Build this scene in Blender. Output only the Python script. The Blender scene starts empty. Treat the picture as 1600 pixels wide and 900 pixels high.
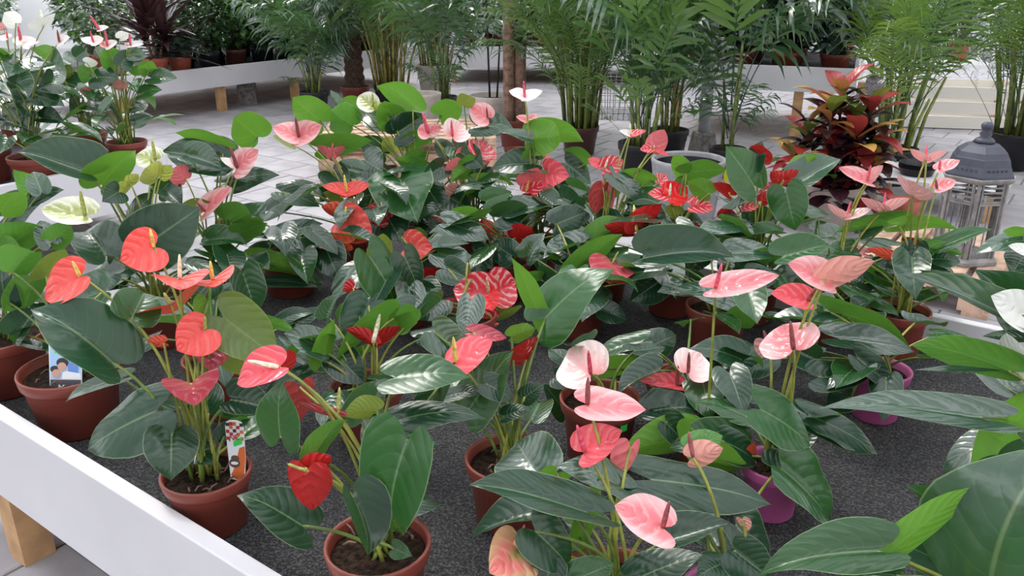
import bpy, math, random
from mathutils import Vector, Matrix
R = random.Random(7)
# ---------------------------------------------------------------- camera, light, exposure
F, PITCH, H = 1300.0, math.radians(21.1), 1.37
CP, SP = math.cos(PITCH), math.sin(PITCH)
sc = bpy.context.scene
col = sc.collection
cam_d = bpy.data.cameras.new('camera'); cam = bpy.data.objects.new('camera', cam_d); col.objects.link(cam)
cam.location = (0, 0, H); cam.rotation_euler = (math.pi/2 - PITCH, 0, 0)
cam_d.sensor_width = 36.0; cam_d.lens = 36.0*F/1600.0; cam_d.clip_start = .05; cam_d.clip_end = 200
sc.camera = cam
CAM = Vector((0, 0, H))
w = bpy.data.worlds.new('sky'); sc.world = w; w.use_nodes = True
nt = w.node_tree; bg = nt.nodes['Background']; bg.inputs[1].default_value = 2.8
# overcast sky: brightest overhead, a third as bright at the horizon
tc = nt.nodes.new('ShaderNodeTexCoord'); sx = nt.nodes.new('ShaderNodeSeparateXYZ'); nt.links.new(tc.outputs['Generated'], sx.inputs[0])
mr = nt.nodes.new('ShaderNodeMapRange'); nt.links.new(sx.outputs[2], mr.inputs[0])
mr.inputs[1].default_value = 0; mr.inputs[2].default_value = 1; mr.inputs[3].default_value = .42; mr.inputs[4].default_value = 1.12
mx = nt.nodes.new('ShaderNodeMix'); mx.data_type = 'RGBA'; mx.blend_type = 'MULTIPLY'; mx.inputs[0].default_value = 1
mx.inputs[6].default_value = (.95, .97, 1.0, 1); nt.links.new(mr.outputs[0], mx.inputs[7]); nt.links.new(mx.outputs[2], bg.inputs[0])
sd = bpy.data.lights.new('sun', 'SUN'); sd.energy = 3.0; sd.angle = math.radians(22); sd.color = (1, .96, .9)
so = bpy.data.objects.new('sun', sd); col.objects.link(so)
so.rotation_euler = Vector((.30, -.62, -.85)).to_track_quat('-Z', 'Y').to_euler()
vs = sc.view_settings; vs.view_transform = 'Standard'; vs.look = 'None'; vs.gamma = 1; vs.use_curve_mapping = False
vs.exposure = 0.52

# ---------------------------------------------------------------- helpers
def at(px, py, Y):
    u = (px-800)/F; v = (py-450)/F; k = Y/(CP-v*SP)
    return Vector((u*k, Y, H-k*(SP+v*CP)))
def at_z(px, py, z):
    u = (px-800)/F; v = (py-450)/F; k = (H-z)/(SP+v*CP)
    return Vector((u*k, k*(CP-v*SP), z))
def depth(p): return p.y*CP+(H-p.z)*SP
def pix(p):
    k = depth(p); return 800+F*p.x/k, 450+F*((H-p.z)*CP-p.y*SP)/k
E1 = Vector((math.cos(math.radians(-36)), math.sin(math.radians(-36)), 0)); E2 = Vector((-E1.y, E1.x, 0))
def pq(p, q, z=0): return E1*p+E2*q+Vector((0, 0, z))
GRID = math.radians(-36)

class MB:
    def __init__(s): s.v = []; s.f = []; s.uv = []
    def add(s, v, f, uv=None):
        o = len(s.v); s.v += [tuple(a) for a in v]; s.f += [tuple(i+o for i in t) for t in f]
        if uv: s.uv += uv
    def box(s, c, d, M=None):
        x, y, z = c; a, b, h = d[0]/2, d[1]/2, d[2]/2
        v = [Vector((x+i*a, y+j*b, z+k*h)) for k in (-1, 1) for j in (-1, 1) for i in (-1, 1)]
        if M: v = [M@p for p in v]
        s.add(v, [(0, 2, 3, 1), (4, 5, 7, 6), (0, 1, 5, 4), (2, 6, 7, 3), (0, 4, 6, 2), (1, 3, 7, 5)])
    def lathe(s, prof, n=24, M=None, cap=(1, 1)):
        v = []
        for r, z in prof:
            for i in range(n):
                a = 2*math.pi*i/n; v.append(Vector((r*math.cos(a), r*math.sin(a), z)))
        f = []
        for j in range(len(prof)-1):
            for i in range(n):
                k = (i+1) % n; f.append((j*n+i, j*n+k, (j+1)*n+k, (j+1)*n+i))
        if cap[0]: f.append(tuple(range(n-1, -1, -1)))
        if cap[1]: f.append(tuple((len(prof)-1)*n+i for i in range(n)))
        if M: v = [M@p for p in v]
        s.add(v, f)
    def tube(s, pts, rad, n=6):
        pts = [Vector(p) for p in pts]
        if not isinstance(rad, (list, tuple)): rad = [rad]*len(pts)
        v = []; ref = None
        for i, p in enumerate(pts):
            t = (pts[min(i+1, len(pts)-1)]-pts[max(i-1, 0)])
            if t.length < 1e-9: t = Vector((0, 0, 1))
            t.normalize()
            if ref is None: ref = t.orthogonal().normalized()
            ref = (ref-t*ref.dot(t))
            if ref.length < 1e-6: ref = t.orthogonal()
            ref.normalize(); b = t.cross(ref)
            for k in range(n):
                a = 2*math.pi*k/n; v.append(p+(ref*math.cos(a)+b*math.sin(a))*rad[i])
        f = [(j*n+i, j*n+(i+1) % n, (j+1)*n+(i+1) % n, (j+1)*n+i) for j in range(len(pts)-1) for i in range(n)]
        f.append(tuple(range(n-1, -1, -1))); f.append(tuple((len(pts)-1)*n+i for i in range(n)))
        s.add(v, f)
    def mesh(s, name, mat, smooth=True):
        m = bpy.data.meshes.new(name); m.from_pydata(s.v, [], s.f)
        if s.uv:
            ul = m.uv_layers.new(name='UVMap'); d = [0.0]*(2*len(m.loops))
            vi = [0]*len(m.loops); m.loops.foreach_get('vertex_index', vi)
            for i, a in enumerate(vi): d[2*i], d[2*i+1] = s.uv[a]
            ul.data.foreach_set('uv', d)
        if smooth: m.polygons.foreach_set('use_smooth', [True]*len(m.polygons))
        if mat: m.materials.append(mat)
        m.update(); return m
    def build(s, name, mat, parent=None, smooth=False, M=None):
        return put(s.mesh(name, mat, smooth), name, parent, M)
def put(mesh, name, parent=None, M=None):
    o = bpy.data.objects.new(name, mesh); col.objects.link(o)
    if parent: o.parent = parent
    if M is not None: o.matrix_basis = M
    return o
def tag(o, label=None, cat=None, group=None, kind=None):
    if label: o['label'] = label
    if cat: o['category'] = cat
    if group: o['group'] = group
    if kind: o['kind'] = kind
    return o
def empty(name, loc, label=None, cat=None, group=None, rz=0):
    o = bpy.data.objects.new(name, None); col.objects.link(o); o.location = loc; o.rotation_euler = (0, 0, rz); o.empty_display_size = .05
    return tag(o, label, cat, group)
def copy_tree(o, parent=None):
    c = o.copy(); col.objects.link(c); c.parent = parent
    for ch in list(o.children): copy_tree(ch, c)
    return c
def bez(a, b, c, n=8): return [a*(1-t)**2+b*2*t*(1-t)+c*t*t for t in [i/n for i in range(n+1)]]

# ---------------------------------------------------------------- materials
def newmat(name):
    m = bpy.data.materials.new(name); m.use_nodes = True; nt = m.node_tree
    return m, nt, nt.nodes['Principled BSDF'], nt.nodes['Material Output']
class N:
    def __init__(s, nt): s.nt = nt
    def n(s, t, **k):
        o = s.nt.nodes.new(t)
        for a, b in k.items(): setattr(o, a, b)
        return o
    def l(s, a, b): s.nt.links.new(a, b)
    def math(s, op, a, b=None, c=None):
        o = s.n('ShaderNodeMath', operation=op)
        for i, x in enumerate((a, b, c)):
            if x is None: continue
            if isinstance(x, (int, float)): o.inputs[i].default_value = x
            else: s.l(x, o.inputs[i])
        return o.outputs[0]
    def mix(s, f, a, b):
        o = s.n('ShaderNodeMix', data_type='RGBA')
        for i, x in ((0, f), (6, a), (7, b)):
            if isinstance(x, (int, float)): o.inputs[i].default_value = x
            elif isinstance(x, tuple): o.inputs[i].default_value = x+(1,)
            else: s.l(x, o.inputs[i])
        return o.outputs[2]
    def ramp(s, f, p0, p1):
        o = s.n('ShaderNodeMapRange', interpolation_type='SMOOTHSTEP'); s.l(f, o.inputs[0])
        o.inputs[1].default_value = p0; o.inputs[2].default_value = p1; return o.outputs[0]
    def noise(s, scale, detail=3, vec=None):
        o = s.n('ShaderNodeTexNoise'); o.inputs['Scale'].default_value = scale; o.inputs['Detail'].default_value = detail
        if vec: s.l(vec, o.inputs['Vector'])
        return o.outputs[0]
    def bump(s, h, strength, dist, bsdf):
        o = s.n('ShaderNodeBump'); o.inputs['Strength'].default_value = strength; o.inputs['Distance'].default_value = dist
        s.l(h, o.inputs['Height']); s.l(o.outputs[0], bsdf.inputs['Normal'])
def simple(name, c, rough=.5, nscale=0, namt=.25, bump=0, bscale=200, spec=.5, bd=.002):
    m, nt, b, out = newmat(name); g = N(nt); b.inputs['Roughness'].default_value = rough
    b.inputs['Specular IOR Level'].default_value = spec
    oc = g.n('ShaderNodeTexCoord').outputs['Object']
    if nscale:
        f = g.noise(nscale, 4, oc); d = tuple(x*(1-namt) for x in c); e = tuple(min(1, x*(1+namt)) for x in c)
        g.l(g.mix(g.ramp(f, .3, .7), d, e), b.inputs['Base Color'])
    else: b.inputs['Base Color'].default_value = c+(1,)
    if bump: g.bump(g.noise(bscale, 3, oc), bump, bd, b)
    return m
def leafmat(name, top, vein, under, rough=.25, trans=.22, veinamt=.35, edge=.6, nfreq=8, tcol=None, var=.35, bumpy=.10, spec=.5, coat=.25):
    m, nt, b, out = newmat(name); g = N(nt)
    uv = g.n('ShaderNodeUVMap').outputs[0]; sep = g.n('ShaderNodeSeparateXYZ'); g.l(uv, sep.inputs[0])
    x = sep.outputs[0]; t = g.math('ABSOLUTE', g.math('SUBTRACT', g.math('MULTIPLY', sep.outputs[1], 2.0), 1.0))
    midrib = g.math('SUBTRACT', 1.0, g.ramp(t, .012, .05))
    ph = g.math('MULTIPLY', g.math('SUBTRACT', x, g.math('MULTIPLY', t, .30)), nfreq*6.283)
    sn = g.math('ABSOLUTE', g.math('SINE', g.math('MULTIPLY', ph, .5)))
    lat = g.math('MULTIPLY', g.math('SUBTRACT', 1.0, g.ramp(sn, .0, .22)), g.math('SUBTRACT', 1.0, g.ramp(t, .5, .95)))
    ed = g.ramp(t, .962, .99)
    oi = g.n('ShaderNodeObjectInfo').outputs['Random']
    oc = g.n('ShaderNodeTexCoord').outputs['Object']
    blotch = g.noise(14, 3, oc)
    val = g.math('ADD', 1-var*.5, g.math('MULTIPLY', oi, var))
    val = g.math('MULTIPLY', val, g.math('ADD', .82, g.math('MULTIPLY', blotch, .36)))
    bf = g.n('ShaderNodeNewGeometry').outputs['Backfacing']
    base = g.mix(bf, top, under)
    hs = g.n('ShaderNodeHueSaturation'); g.l(val, hs.inputs['Value']); g.l(base, hs.inputs['Color'])
    c = g.mix(g.math('MULTIPLY', g.math('MAXIMUM', g.math('MULTIPLY', lat, .16), midrib), veinamt), hs.outputs[0], vein)
    c = g.mix(g.math('MULTIPLY', ed, edge), c, vein)
    g.l(c, b.inputs['Base Color']); b.inputs['Roughness'].default_value = rough; b.inputs['Specular IOR Level'].default_value = spec
    b.inputs['Coat Weight'].default_value = coat; b.inputs['Coat Roughness'].default_value = .18
    rr = g.math('ADD', rough, g.math('MULTIPLY', bf, .2)); g.l(rr, b.inputs['Roughness'])
    hgt = g.math('ADD', g.math('MULTIPLY', sn, .10), g.math('ADD', g.math('MULTIPLY', g.noise(38, 2, oc), .25), g.noise(13, 1, oc)))
    g.bump(hgt, bumpy*3, .016, b)
    tr = g.n('ShaderNodeBsdfTranslucent'); tr.inputs[0].default_value = (tcol or under)+(1,)
    ms = g.n('ShaderNodeMixShader'); ms.inputs[0].default_value = trans
    g.l(b.outputs[0], ms.inputs[1]); g.l(tr.outputs[0], ms.inputs[2]); g.l(ms.outputs[0], out.inputs[0])
    return m
def spathemat(name, base, vein, vamt, back, centre=None, camt=0, rough=.2, trans=.18, rim=None, ramt=0):
    m, nt, b, out = newmat(name); g = N(nt)
    uv = g.n('ShaderNodeUVMap').outputs[0]; sep = g.n('ShaderNodeSeparateXYZ'); g.l(uv, sep.inputs[0])
    x = sep.outputs[0]; t = g.math('ABSOLUTE', g.math('SUBTRACT', g.math('MULTIPLY', sep.outputs[1], 2.0), 1.0))
    oc = g.n('ShaderNodeTexCoord').outputs['Object']; nz = g.noise(30, 3, oc)
    oi = g.n('ShaderNodeObjectInfo').outputs['Random']
    ph = g.math('ADD', g.math('MULTIPLY', g.math('SUBTRACT', x, g.math('MULTIPLY', t, .45)), 26.0), g.math('MULTIPLY', nz, 9.0))
    sn = g.math('ABSOLUTE', g.math('SINE', g.math('MULTIPLY', ph, .5)))
    lat = g.math('SUBTRACT', 1.0, g.ramp(sn, .0, .8)); lat = g.math('MULTIPLY', lat, g.ramp(t, .03, .25))
    bf = g.n('ShaderNodeNewGeometry').outputs['Backfacing']
    c = g.mix(g.math('MULTIPLY', lat, vamt), base, vein)
    if centre: c = g.mix(g.math('MULTIPLY', g.math('SUBTRACT', 1.0, g.ramp(g.math('ADD', x, g.math('MULTIPLY', t, .5)), .05, .6)), camt), c, centre)
    if rim: c = g.mix(g.math('MULTIPLY', g.ramp(g.math('ADD', t, g.math('MULTIPLY', nz, .5)), .6, 1.15), ramt), c, rim)
    c = g.mix(bf, c, back)
    hs = g.n('ShaderNodeHueSaturation'); g.l(c, hs.inputs['Color']); g.l(g.math('ADD', .85, g.math('MULTIPLY', oi, .3)), hs.inputs['Value'])
    g.l(hs.outputs[0], b.inputs['Base Color']); b.inputs['Roughness'].default_value = rough
    g.bump(g.math('ADD', g.math('MULTIPLY', sn, .4), nz), .7, .005, b)
    tr = g.n('ShaderNodeBsdfTranslucent'); g.l(hs.outputs[0], tr.inputs[0])
    ms = g.n('ShaderNodeMixShader'); ms.inputs[0].default_value = trans
    g.l(b.outputs[0], ms.inputs[1]); g.l(tr.outputs[0], ms.inputs[2]); g.l(ms.outputs[0], out.inputs[0])
    return m
M = {}
LV = (.32, .45, .22)
M['dark'] = leafmat('leaf_dark', (.009, .042, .021), LV, (.085, .24, .032), trans=.14)
M['mid'] = leafmat('leaf_mid', (.017, .080, .020), LV, (.11, .30, .035), trans=.20)
M['pale'] = leafmat('leaf_pale', (.022, .070, .042), LV, (.10, .26, .035), rough=.18, spec=1.0, coat=.8)
M['bright'] = leafmat('leaf_bright', (.070, .23, .035), (.35, .5, .15), (.14, .34, .035), trans=.28)
M['olive'] = leafmat('leaf_olive', (.10, .17, .030), (.35, .4, .12), (.20, .27, .04), trans=.28)
M['red'] = spathemat('spathe_red', (.70, .012, .018), (.78, .13, .12), .16, (.50, .02, .02))
M['coral'] = spathemat('spathe_coral', (.82, .085, .075), (.90, .36, .32), .22, (.78, .10, .055))
M['vein'] = spathemat('spathe_veined', (.66, .035, .055), (.92, .66, .63), .62, (.60, .08, .08))
M['dull'] = spathemat('spathe_dusky', (.44, .05, .08), (.58, .20, .22), .4, (.42, .06, .06), centre=(.5, .2, .12), camt=.3)
M['pink'] = spathemat('spathe_pink', (.85, .22, .25), (.92, .62, .60), .45, (.88, .40, .40), rim=(.92, .75, .74), ramt=.5)
M['pinkd'] = spathemat('spathe_deep_pink', (.84, .10, .13), (.92, .46, .46), .30, (.86, .20, .23))
M['palepink'] = spathemat('spathe_pale_pink', (.90, .50, .50), (.93, .75, .73), .5, (.88, .42, .40), centre=(.85, .25, .28), camt=.7, rim=(.93, .84, .82), ramt=.7)
M['pinkgreen'] = spathemat('spathe_pink_green', (.80, .20, .19), (.86, .50, .42), .4, (.82, .36, .30), centre=(.38, .44, .12), camt=.95, rim=(.55, .50, .2), ramt=.55)
M['greenwhite'] = spathemat('spathe_green_white', (.42, .47, .16), (.90, .90, .72), .75, (.55, .60, .25), rim=(.93, .92, .80), ramt=.85)
M['yellowgreen'] = spathemat('spathe_yellow_green', (.50, .52, .16), (.60, .55, .25), .5, (.55, .6, .12), centre=(.6, .42, .25), camt=.5)
M['white'] = spathemat('spathe_white', (.92, .92, .86), (.93, .93, .90), .4, (.90, .91, .84), rough=.35, trans=.25)
M['whitepink'] = spathemat('spathe_white_pink', (.93, .86, .84), (.95, .93, .91), .4, (.92, .84, .82), centre=(.90, .4, .45), camt=.5, rough=.35)
M['lime'] = spathemat('spathe_lime', (.62, .66, .02), (.7, .72, .1), .3, (.62, .66, .03))
def spad(n, c): return simple(n, c, .55, 160, .35, .6, 900, bd=.001)
M['s_yellow'] = spad('spadix_yellow', (.85, .62, .16)); M['s_cream'] = spad('spadix_cream', (.88, .82, .55))
M['s_green'] = spad('spadix_green', (.38, .40, .10)); M['s_pink'] = spad('spadix_pink', (.80, .10, .16))
M['s_dark'] = spad('spadix_maroon', (.28, .07, .07)); M['s_beige'] = spad('spadix_beige', (.62, .44, .26))
M['stalk'] = simple('stalk', (.13, .20, .04), .4, 25, .35); M['stalk_y'] = simple('stalk_yellow', (.28, .30, .06), .4, 25, .3)
M['stalk_r'] = simple('stalk_brown', (.24, .11, .06), .4, 25, .3)
M['terra'] = simple('terracotta_plastic', (.235, .052, .036), .38, 6, .12)
M['terra2'] = simple('terracotta_orange', (.36, .085, .05), .5, 6, .12)
M['brownpot'] = simple('brown_plastic', (.075, .022, .018), .4)
M['pinkpot'] = simple('pink_plastic', (.50, .11, .30), .4, 6, .08)
M['black'] = simple('black_plastic', (.012, .012, .016), .4)
M['beigepot'] = simple('beige_stoneware', (.62, .55, .50), .6, 20, .06)
M['greypot'] = simple('grey_zinc', (.30, .30, .31), .55, 15, .15)
M['soil'] = simple('potting_soil', (.030, .017, .011), .95, 90, .7, 1, 160, .2, .01)
M['white'+'wood'] = simple('white_painted_wood', (.70, .685, .725), .55, 3, .03, .12, 60)
M['wood'] = simple('bare_pine', (.50, .29, .14), .6, 12, .22, .2, 60)
M['palletwood'] = simple('pallet_wood', (.50, .33, .24), .75, 14, .3, .3, 60)
M['woodrough'] = simple('palm_trunk', (.085, .05, .035), .9, 40, .5, 1, 60, bd=.02)
M['trunk'] = simple('cane_trunk', (.22, .13, .095), .8, 30, .35, .6, 60, bd=.01)
M['cane'] = simple('palm_cane', (.16, .20, .045), .5, 20, .5)
M['cane_y'] = simple('palm_cane_yellow', (.26, .22, .05), .5, 20, .5)
M['darkstem'] = simple('dark_stem', (.03, .025, .02), .7)
M['concrete'] = simple('concrete', (.19, .175, .165), .9, 25, .4, .5, 80, bd=.004)
M['steel'] = simple('galvanised_steel', (.42, .43, .45), .35, 10, .15)
M['lead'] = simple('lantern_metal', (.052, .056, .080), .5, 12, .2)
M['greywood'] = simple('greywashed_wood', (.24, .225, .22), .7, 25, .25, .2, 80)
M['paver'] = simple('grey_paver', (.36, .345, .37), .7, 5, .14, .2, 120)
M['joint'] = simple('paver_joint', (.16, .155, .16), .9, 20, .2)
M['cream'] = simple('cream_panel', (.72, .68, .62), .6)
M['whitep'] = simple('white_paint', (.82, .82, .84), .5)
M['green_st'] = simple('green_sticker', (.03, .60, .09), .5)
# cloth of the added roof screens lets part of the daylight through
m, nt, b, out = newmat('shade_cloth'); b.inputs['Base Color'].default_value = (.45, .46, .48, 1); b.inputs['Roughness'].default_value = .9
tr = nt.nodes.new('ShaderNodeBsdfTranslucent'); tr.inputs[0].default_value = (.5, .5, .52, 1); ms = nt.nodes.new('ShaderNodeMixShader'); ms.inputs[0].default_value = .5
nt.links.new(b.outputs[0], ms.inputs[1]); nt.links.new(tr.outputs[0], ms.inputs[2]); nt.links.new(ms.outputs[0], out.inputs[0]); M['screen'] = m
# felt
m, nt, b, out = newmat('black_felt'); g = N(nt); oc = g.n('ShaderNodeTexCoord').outputs['Object']
f1 = g.noise(210, 5, oc); f2 = g.noise(9, 3, oc)
g.l(g.mix(g.ramp(f1, .42, .72), g.mix(f2, (.012, .012, .014), (.028, .028, .031)), (.125, .123, .13)), b.inputs['Base Color'])
b.inputs['Roughness'].default_value = .8; g.bump(g.math('ADD', g.noise(90, 4, oc), g.math('MULTIPLY', f1, .6)), 1.0, .02, b); M['felt'] = m
# clear glass for lantern
m, nt, b, out = newmat('lantern_glass'); b.inputs['Base Color'].default_value = (.95, .96, .97, 1); b.inputs['Roughness'].default_value = .03
b.inputs['Transmission Weight'].default_value = 1; b.inputs['IOR'].default_value = 1.1; M['glass'] = m
m, nt, b, out = newmat('greenhouse_glass'); b.inputs['Base Color'].default_value = (.85, .9, .93, 1); b.inputs['Roughness'].default_value = .25
b.inputs['Transmission Weight'].default_value = .7; b.inputs['IOR'].default_value = 1.1; M['gglass'] = m
def frondmat(name, c, u, tr=.25, rough=.35): return leafmat(name, c, (.3, .4, .14), u, rough=rough, trans=tr, veinamt=0, edge=0, bumpy=0, var=.5, spec=1.0, coat=.5)
M['f_areca'] = frondmat('areca_frond', (.045, .125, .035), (.13, .26, .045), .3, .22)
M['f_areca2'] = frondmat('areca_frond_light', (.10, .24, .03), (.22, .36, .04), .35)
M['f_kentia'] = frondmat('kentia_frond', (.030, .085, .040), (.08, .19, .04), .25, .25)
M['f_cycas'] = frondmat('shaggy_palm_frond', (.05, .11, .06), (.09, .19, .06), .25, .28)
M['shrub'] = frondmat('shrub_leaf', (.036, .10, .042), (.10, .22, .05), .25, .2)
M['shrub2'] = frondmat('shrub_leaf_light', (.045, .13, .03), (.12, .26, .04), .25, .3)
M['bluegreen'] = frondmat('blue_green_leaf', (.06, .11, .095), (.10, .17, .08), .2, .3)
M['cordy'] = frondmat('cordyline_leaf', (.036, .016, .020), (.075, .022, .026), .15, .3)
M['cordyr'] = frondmat('cordyline_red_leaf', (.34, .05, .05), (.40, .07, .06), .25, .35)
CV = (.55, .35, .06)
M['cr_dark'] = leafmat('croton_dark', (.018, .006, .010), (.04, .01, .012), (.03, .008, .010), trans=.06)
M['cr_red'] = leafmat('croton_red', (.36, .035, .04), (.5, .12, .06), (.34, .04, .04), trans=.2)
M['cr_or'] = leafmat('croton_orange', (.60, .36, .10), (.75, .6, .12), (.48, .2, .07), trans=.2, veinamt=.6)
M['cr_gr'] = leafmat('croton_green', (.07, .15, .03), (.5, .5, .1), (.18, .25, .04), trans=.2, veinamt=.7)
#SPLIT
# ---------------------------------------------------------------- floor and back wall
fl = MB(); fl.box((0, 6, -.03), (44, 40, .05)); fl = tag(fl.build('floor', M['joint']), kind='structure')
PV = MB(); s = .3
a = .1455
PV.v = [(-a, -a, -.006), (a, -a, -.006), (a, a, -.006), (-a, a, -.006), (-a, -a, -.003), (a, -a, -.003), (a, a, -.003), (-a, a, -.003), (-a+.005, -a+.005, 0), (a-.005, -a+.005, 0), (a-.005, a-.005, 0), (-a+.005, a-.005, 0)]
PV.f = [(0, 1, 5, 4), (1, 2, 6, 5), (2, 3, 7, 6), (3, 0, 4, 7), (4, 5, 9, 8), (5, 6, 10, 9), (6, 7, 11, 10), (7, 4, 8, 11), (8, 9, 10, 11)]
pav_mesh = PV.mesh('paver', M['paver'], False)
BP0, BP1, BQ0, BQ1, ZT, ZM = -2.30, 3.0, .630, 2.48, .45, .37
def hidden_by_bench(pt):
    t = (H-.40)/(H-pt.z); x = CAM+(pt-CAM)*t
    p = x.dot(E1); q = x.dot(E2); return BP0 < p < BP1 and BQ0+.15 < q < BQ1-.15
tiles = []
for i in range(-60, 50):
    for j in range(-4, 48):
        c = pq(i*s+(j % 2)*s*.5, j*s, 0)
        if c.y < .9: continue
        u, v = pix(c)
        if -60 < u < 1660 and -30 < v < 980 and not hidden_by_bench(c): tiles.append((c.y, c))
tiles.sort(key=lambda t: t[0])
RZ = Matrix.Rotation(GRID, 4, 'Z')
for k, (d, c) in enumerate(tiles[:300]): put(pav_mesh, 'paver', fl, Matrix.Translation((c.x, c.y, R.uniform(-.0012, .0012)))@RZ)
pf = MB()
for d, c in tiles[300:]:
    MM = Matrix.Translation((c.x, c.y, R.uniform(-.0012, .0012)))@RZ
    pf.add([MM@Vector(v) for v in PV.v], PV.f)
tag(pf.build('paver_field', M['paver'], fl), kind='stuff')
# greenhouse back wall: low panel, glazing above, frame
WY = 15.5
wb = MB(); wb.box((0, WY+.1, .45), (40, .2, .9)); tag(wb.build('wall_back', M['whitep']), kind='structure')
for k in range(14):
    x = -19.5+k*3
    fr = MB()
    fr.box((x-1.45, WY+.1, 2.4), (.1, .14, 3.0)); fr.box((x, WY+.1, 3.85), (3.0, .14, .1)); fr.box((x, WY+.1, 2.2), (3.0, .1, .06)); fr.box((x, WY+.1, .95), (3.0, .14, .1))
    wo = tag(fr.build('window_%d' % (k+1), M['whitep']), kind='structure')
    for z0, z1 in ((1.0, 2.17), (2.23, 3.8)):
        for xx in (-.7, .75):
            p = MB(); p.box((x+xx, WY+.1, (z0+z1)/2), (1.4, .012, z1-z0)); p.build('pane', M['gglass'], wo)

# greenhouse roof above the frame: shade screen strips added to break up the daylight, on steel purlins
ce = MB()
for k in range(-9, 12): ce.box((0, 0, 0), (26, .06, .12), Matrix.Translation(pq(0, k*1.6, 4.12))@RZ)
ce = tag(ce.build('ceiling', M['steel']), kind='structure')
for k in range(-9, 12):
    b = MB(); b.box((0, 0, 0), (26, .85, .004), Matrix.Translation(pq(0, k*1.6+.8, 4.05))@RZ); b.build('added_shade_screen', M['screen'], ce)

# ---------------------------------------------------------------- display benches
def bench(name, origin, rz, lx, ly, zt, zb, label, legs, mat_top=True, group=None, thick=.034, zm=None, legw=.075):
    """rectangular bench: x 0..lx along, y 0..ly deep, white rim boards, felt mat, pine legs"""
    zm = zm or zt-.08
    e = empty(name, origin, label, 'bench', group, rz)
    def bd(nm, x0, x1, y0, y1, z0, z1, mt):
        b = MB(); r = .003
        b.box(((x0+x1)/2, (y0+y1)/2, (z0+z1)/2), (x1-x0, y1-y0, z1-z0)); o = b.build(nm, mt, e)
        md = o.modifiers.new('bevel', 'BEVEL'); md.width = r; md.segments = 2
    ww = M['whitewood']
    bd('rim_board', 0, lx, 0, thick, zb, zt, ww); bd('rim_board', 0, lx, ly-thick, ly, zb, zt, ww)
    bd('rim_board', 0, thick, thick, ly-thick, zb, zt-.002, ww); bd('rim_board', lx-thick, lx, thick, ly-thick, zb, zt-.002, ww)
    bd('deck', thick, lx-thick, thick, ly-thick, zm-.03, zm-.006, M['wood'])
    bd('felt_mat', thick, lx-thick, thick, ly-thick, zm-.005, zm, M['felt'])
    for x, y in legs:
        b = MB(); b.box((x, y, (zm-.03)/2), (legw, legw, zm-.03)); b.build('leg', M['wood'], e)
    return e
bench('display_bench', pq(BP0, BQ0), GRID, BP1-BP0, BQ1-BQ0, ZT, .205, 'low white-rimmed bench with black felt carrying the red and pink anthuriums',
      [(.33, .045), (.1, 1.75), (2.4, .075), (2.4, 1.75), (4.6, .075), (4.6, 1.75)])
bench('display_bench', pq(-7.0, .55), GRID, 2.98, 1.92, ZT, .205, 'white-rimmed bench carrying the white-flowered anthuriums in terracotta pots',
      [(2.9, .09), (2.9, 1.83), (.1, .09), (.1, 1.83)])
bench('display_bench', pq(-9.2, 4.05), GRID, 1.85, 3.95, ZT, .25, 'long white-rimmed bench carrying the dark red cordyline and black-potted shrubs',
      [(1.77, .1), (1.77, 1.15), (1.77, 2.1), (1.77, 3.6), (.1, .1), (.1, 2.1)])
pE = at_z(692, 72, .45); pE.z = 0
bench('display_bench', pE, math.radians(-6), 3.6, 1.6, .45, .20, 'white-rimmed bench far behind the cane-trunk plant, carrying terracotta pots', [(.1, .09), (.95, .09), (2.0, .09), (3.4, .09)])
pD = at_z(1040, 96, .61)
qD = at_z(1290, 106, .61); angD = math.atan2(qD.y-pD.y, qD.x-pD.x); pD.z = qD.z = 0; LD = (qD-pD).length+.25
bench('display_bench', pD, angD, LD, 1.5, .61, .41, 'taller white-rimmed bench behind the croton and steel post', [(.1, .08), (1.12, .045), (1.6, .08)])

# pallets
def pallet(origin, rz, label, name='pallet', L=1.2, Wd=.8, group=None):
    e = empty(name, origin, label, 'pallet', group, rz); mt = M['palletwood']
    def bx(n, c, d):
        b = MB(); b.box(c, d); b.build(n, mt, e)
    for y in (.05, Wd/2, Wd-.05): bx('bottom_board', (L/2, y, .011), (L, .1, .022))
    for y in (.07, Wd/2, Wd-.07):
        for x in (.0725, L/2, L-.0725): bx('block', (x, y, .061), (.145, .1, .078))
    for x in (.0725, L/2, L-.0725): bx('stringer', (x, Wd/2, .111), (.145, Wd, .022))
    n = 6 if Wd > .7 else 5; wd = .098
    for i in range(n): bx('deck_board', (L/2, wd/2+i*(Wd-wd)/(n-1), .133), (L, wd, .022))
    return e
o = at_z(500, 287, 0)
for k, (dx, dz, pl_) in enumerate(((0, 0, 1.2), (0, .145, 1.2))):
    e = pallet(Vector((o.x+dx*.97, o.y+dx*-.05, dz)), math.radians(4+k), ['bottom pallet of the stack behind the anthurium bench', 'top pallet of the stack behind the anthurium bench'][k], L=pl_)
pl = at_z(1522, 472, .07); pl.z = 0
pallet(pl+E1*.06, math.radians(54), 'single wooden pallet under the grey lantern', L=.8, Wd=.6)
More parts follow.
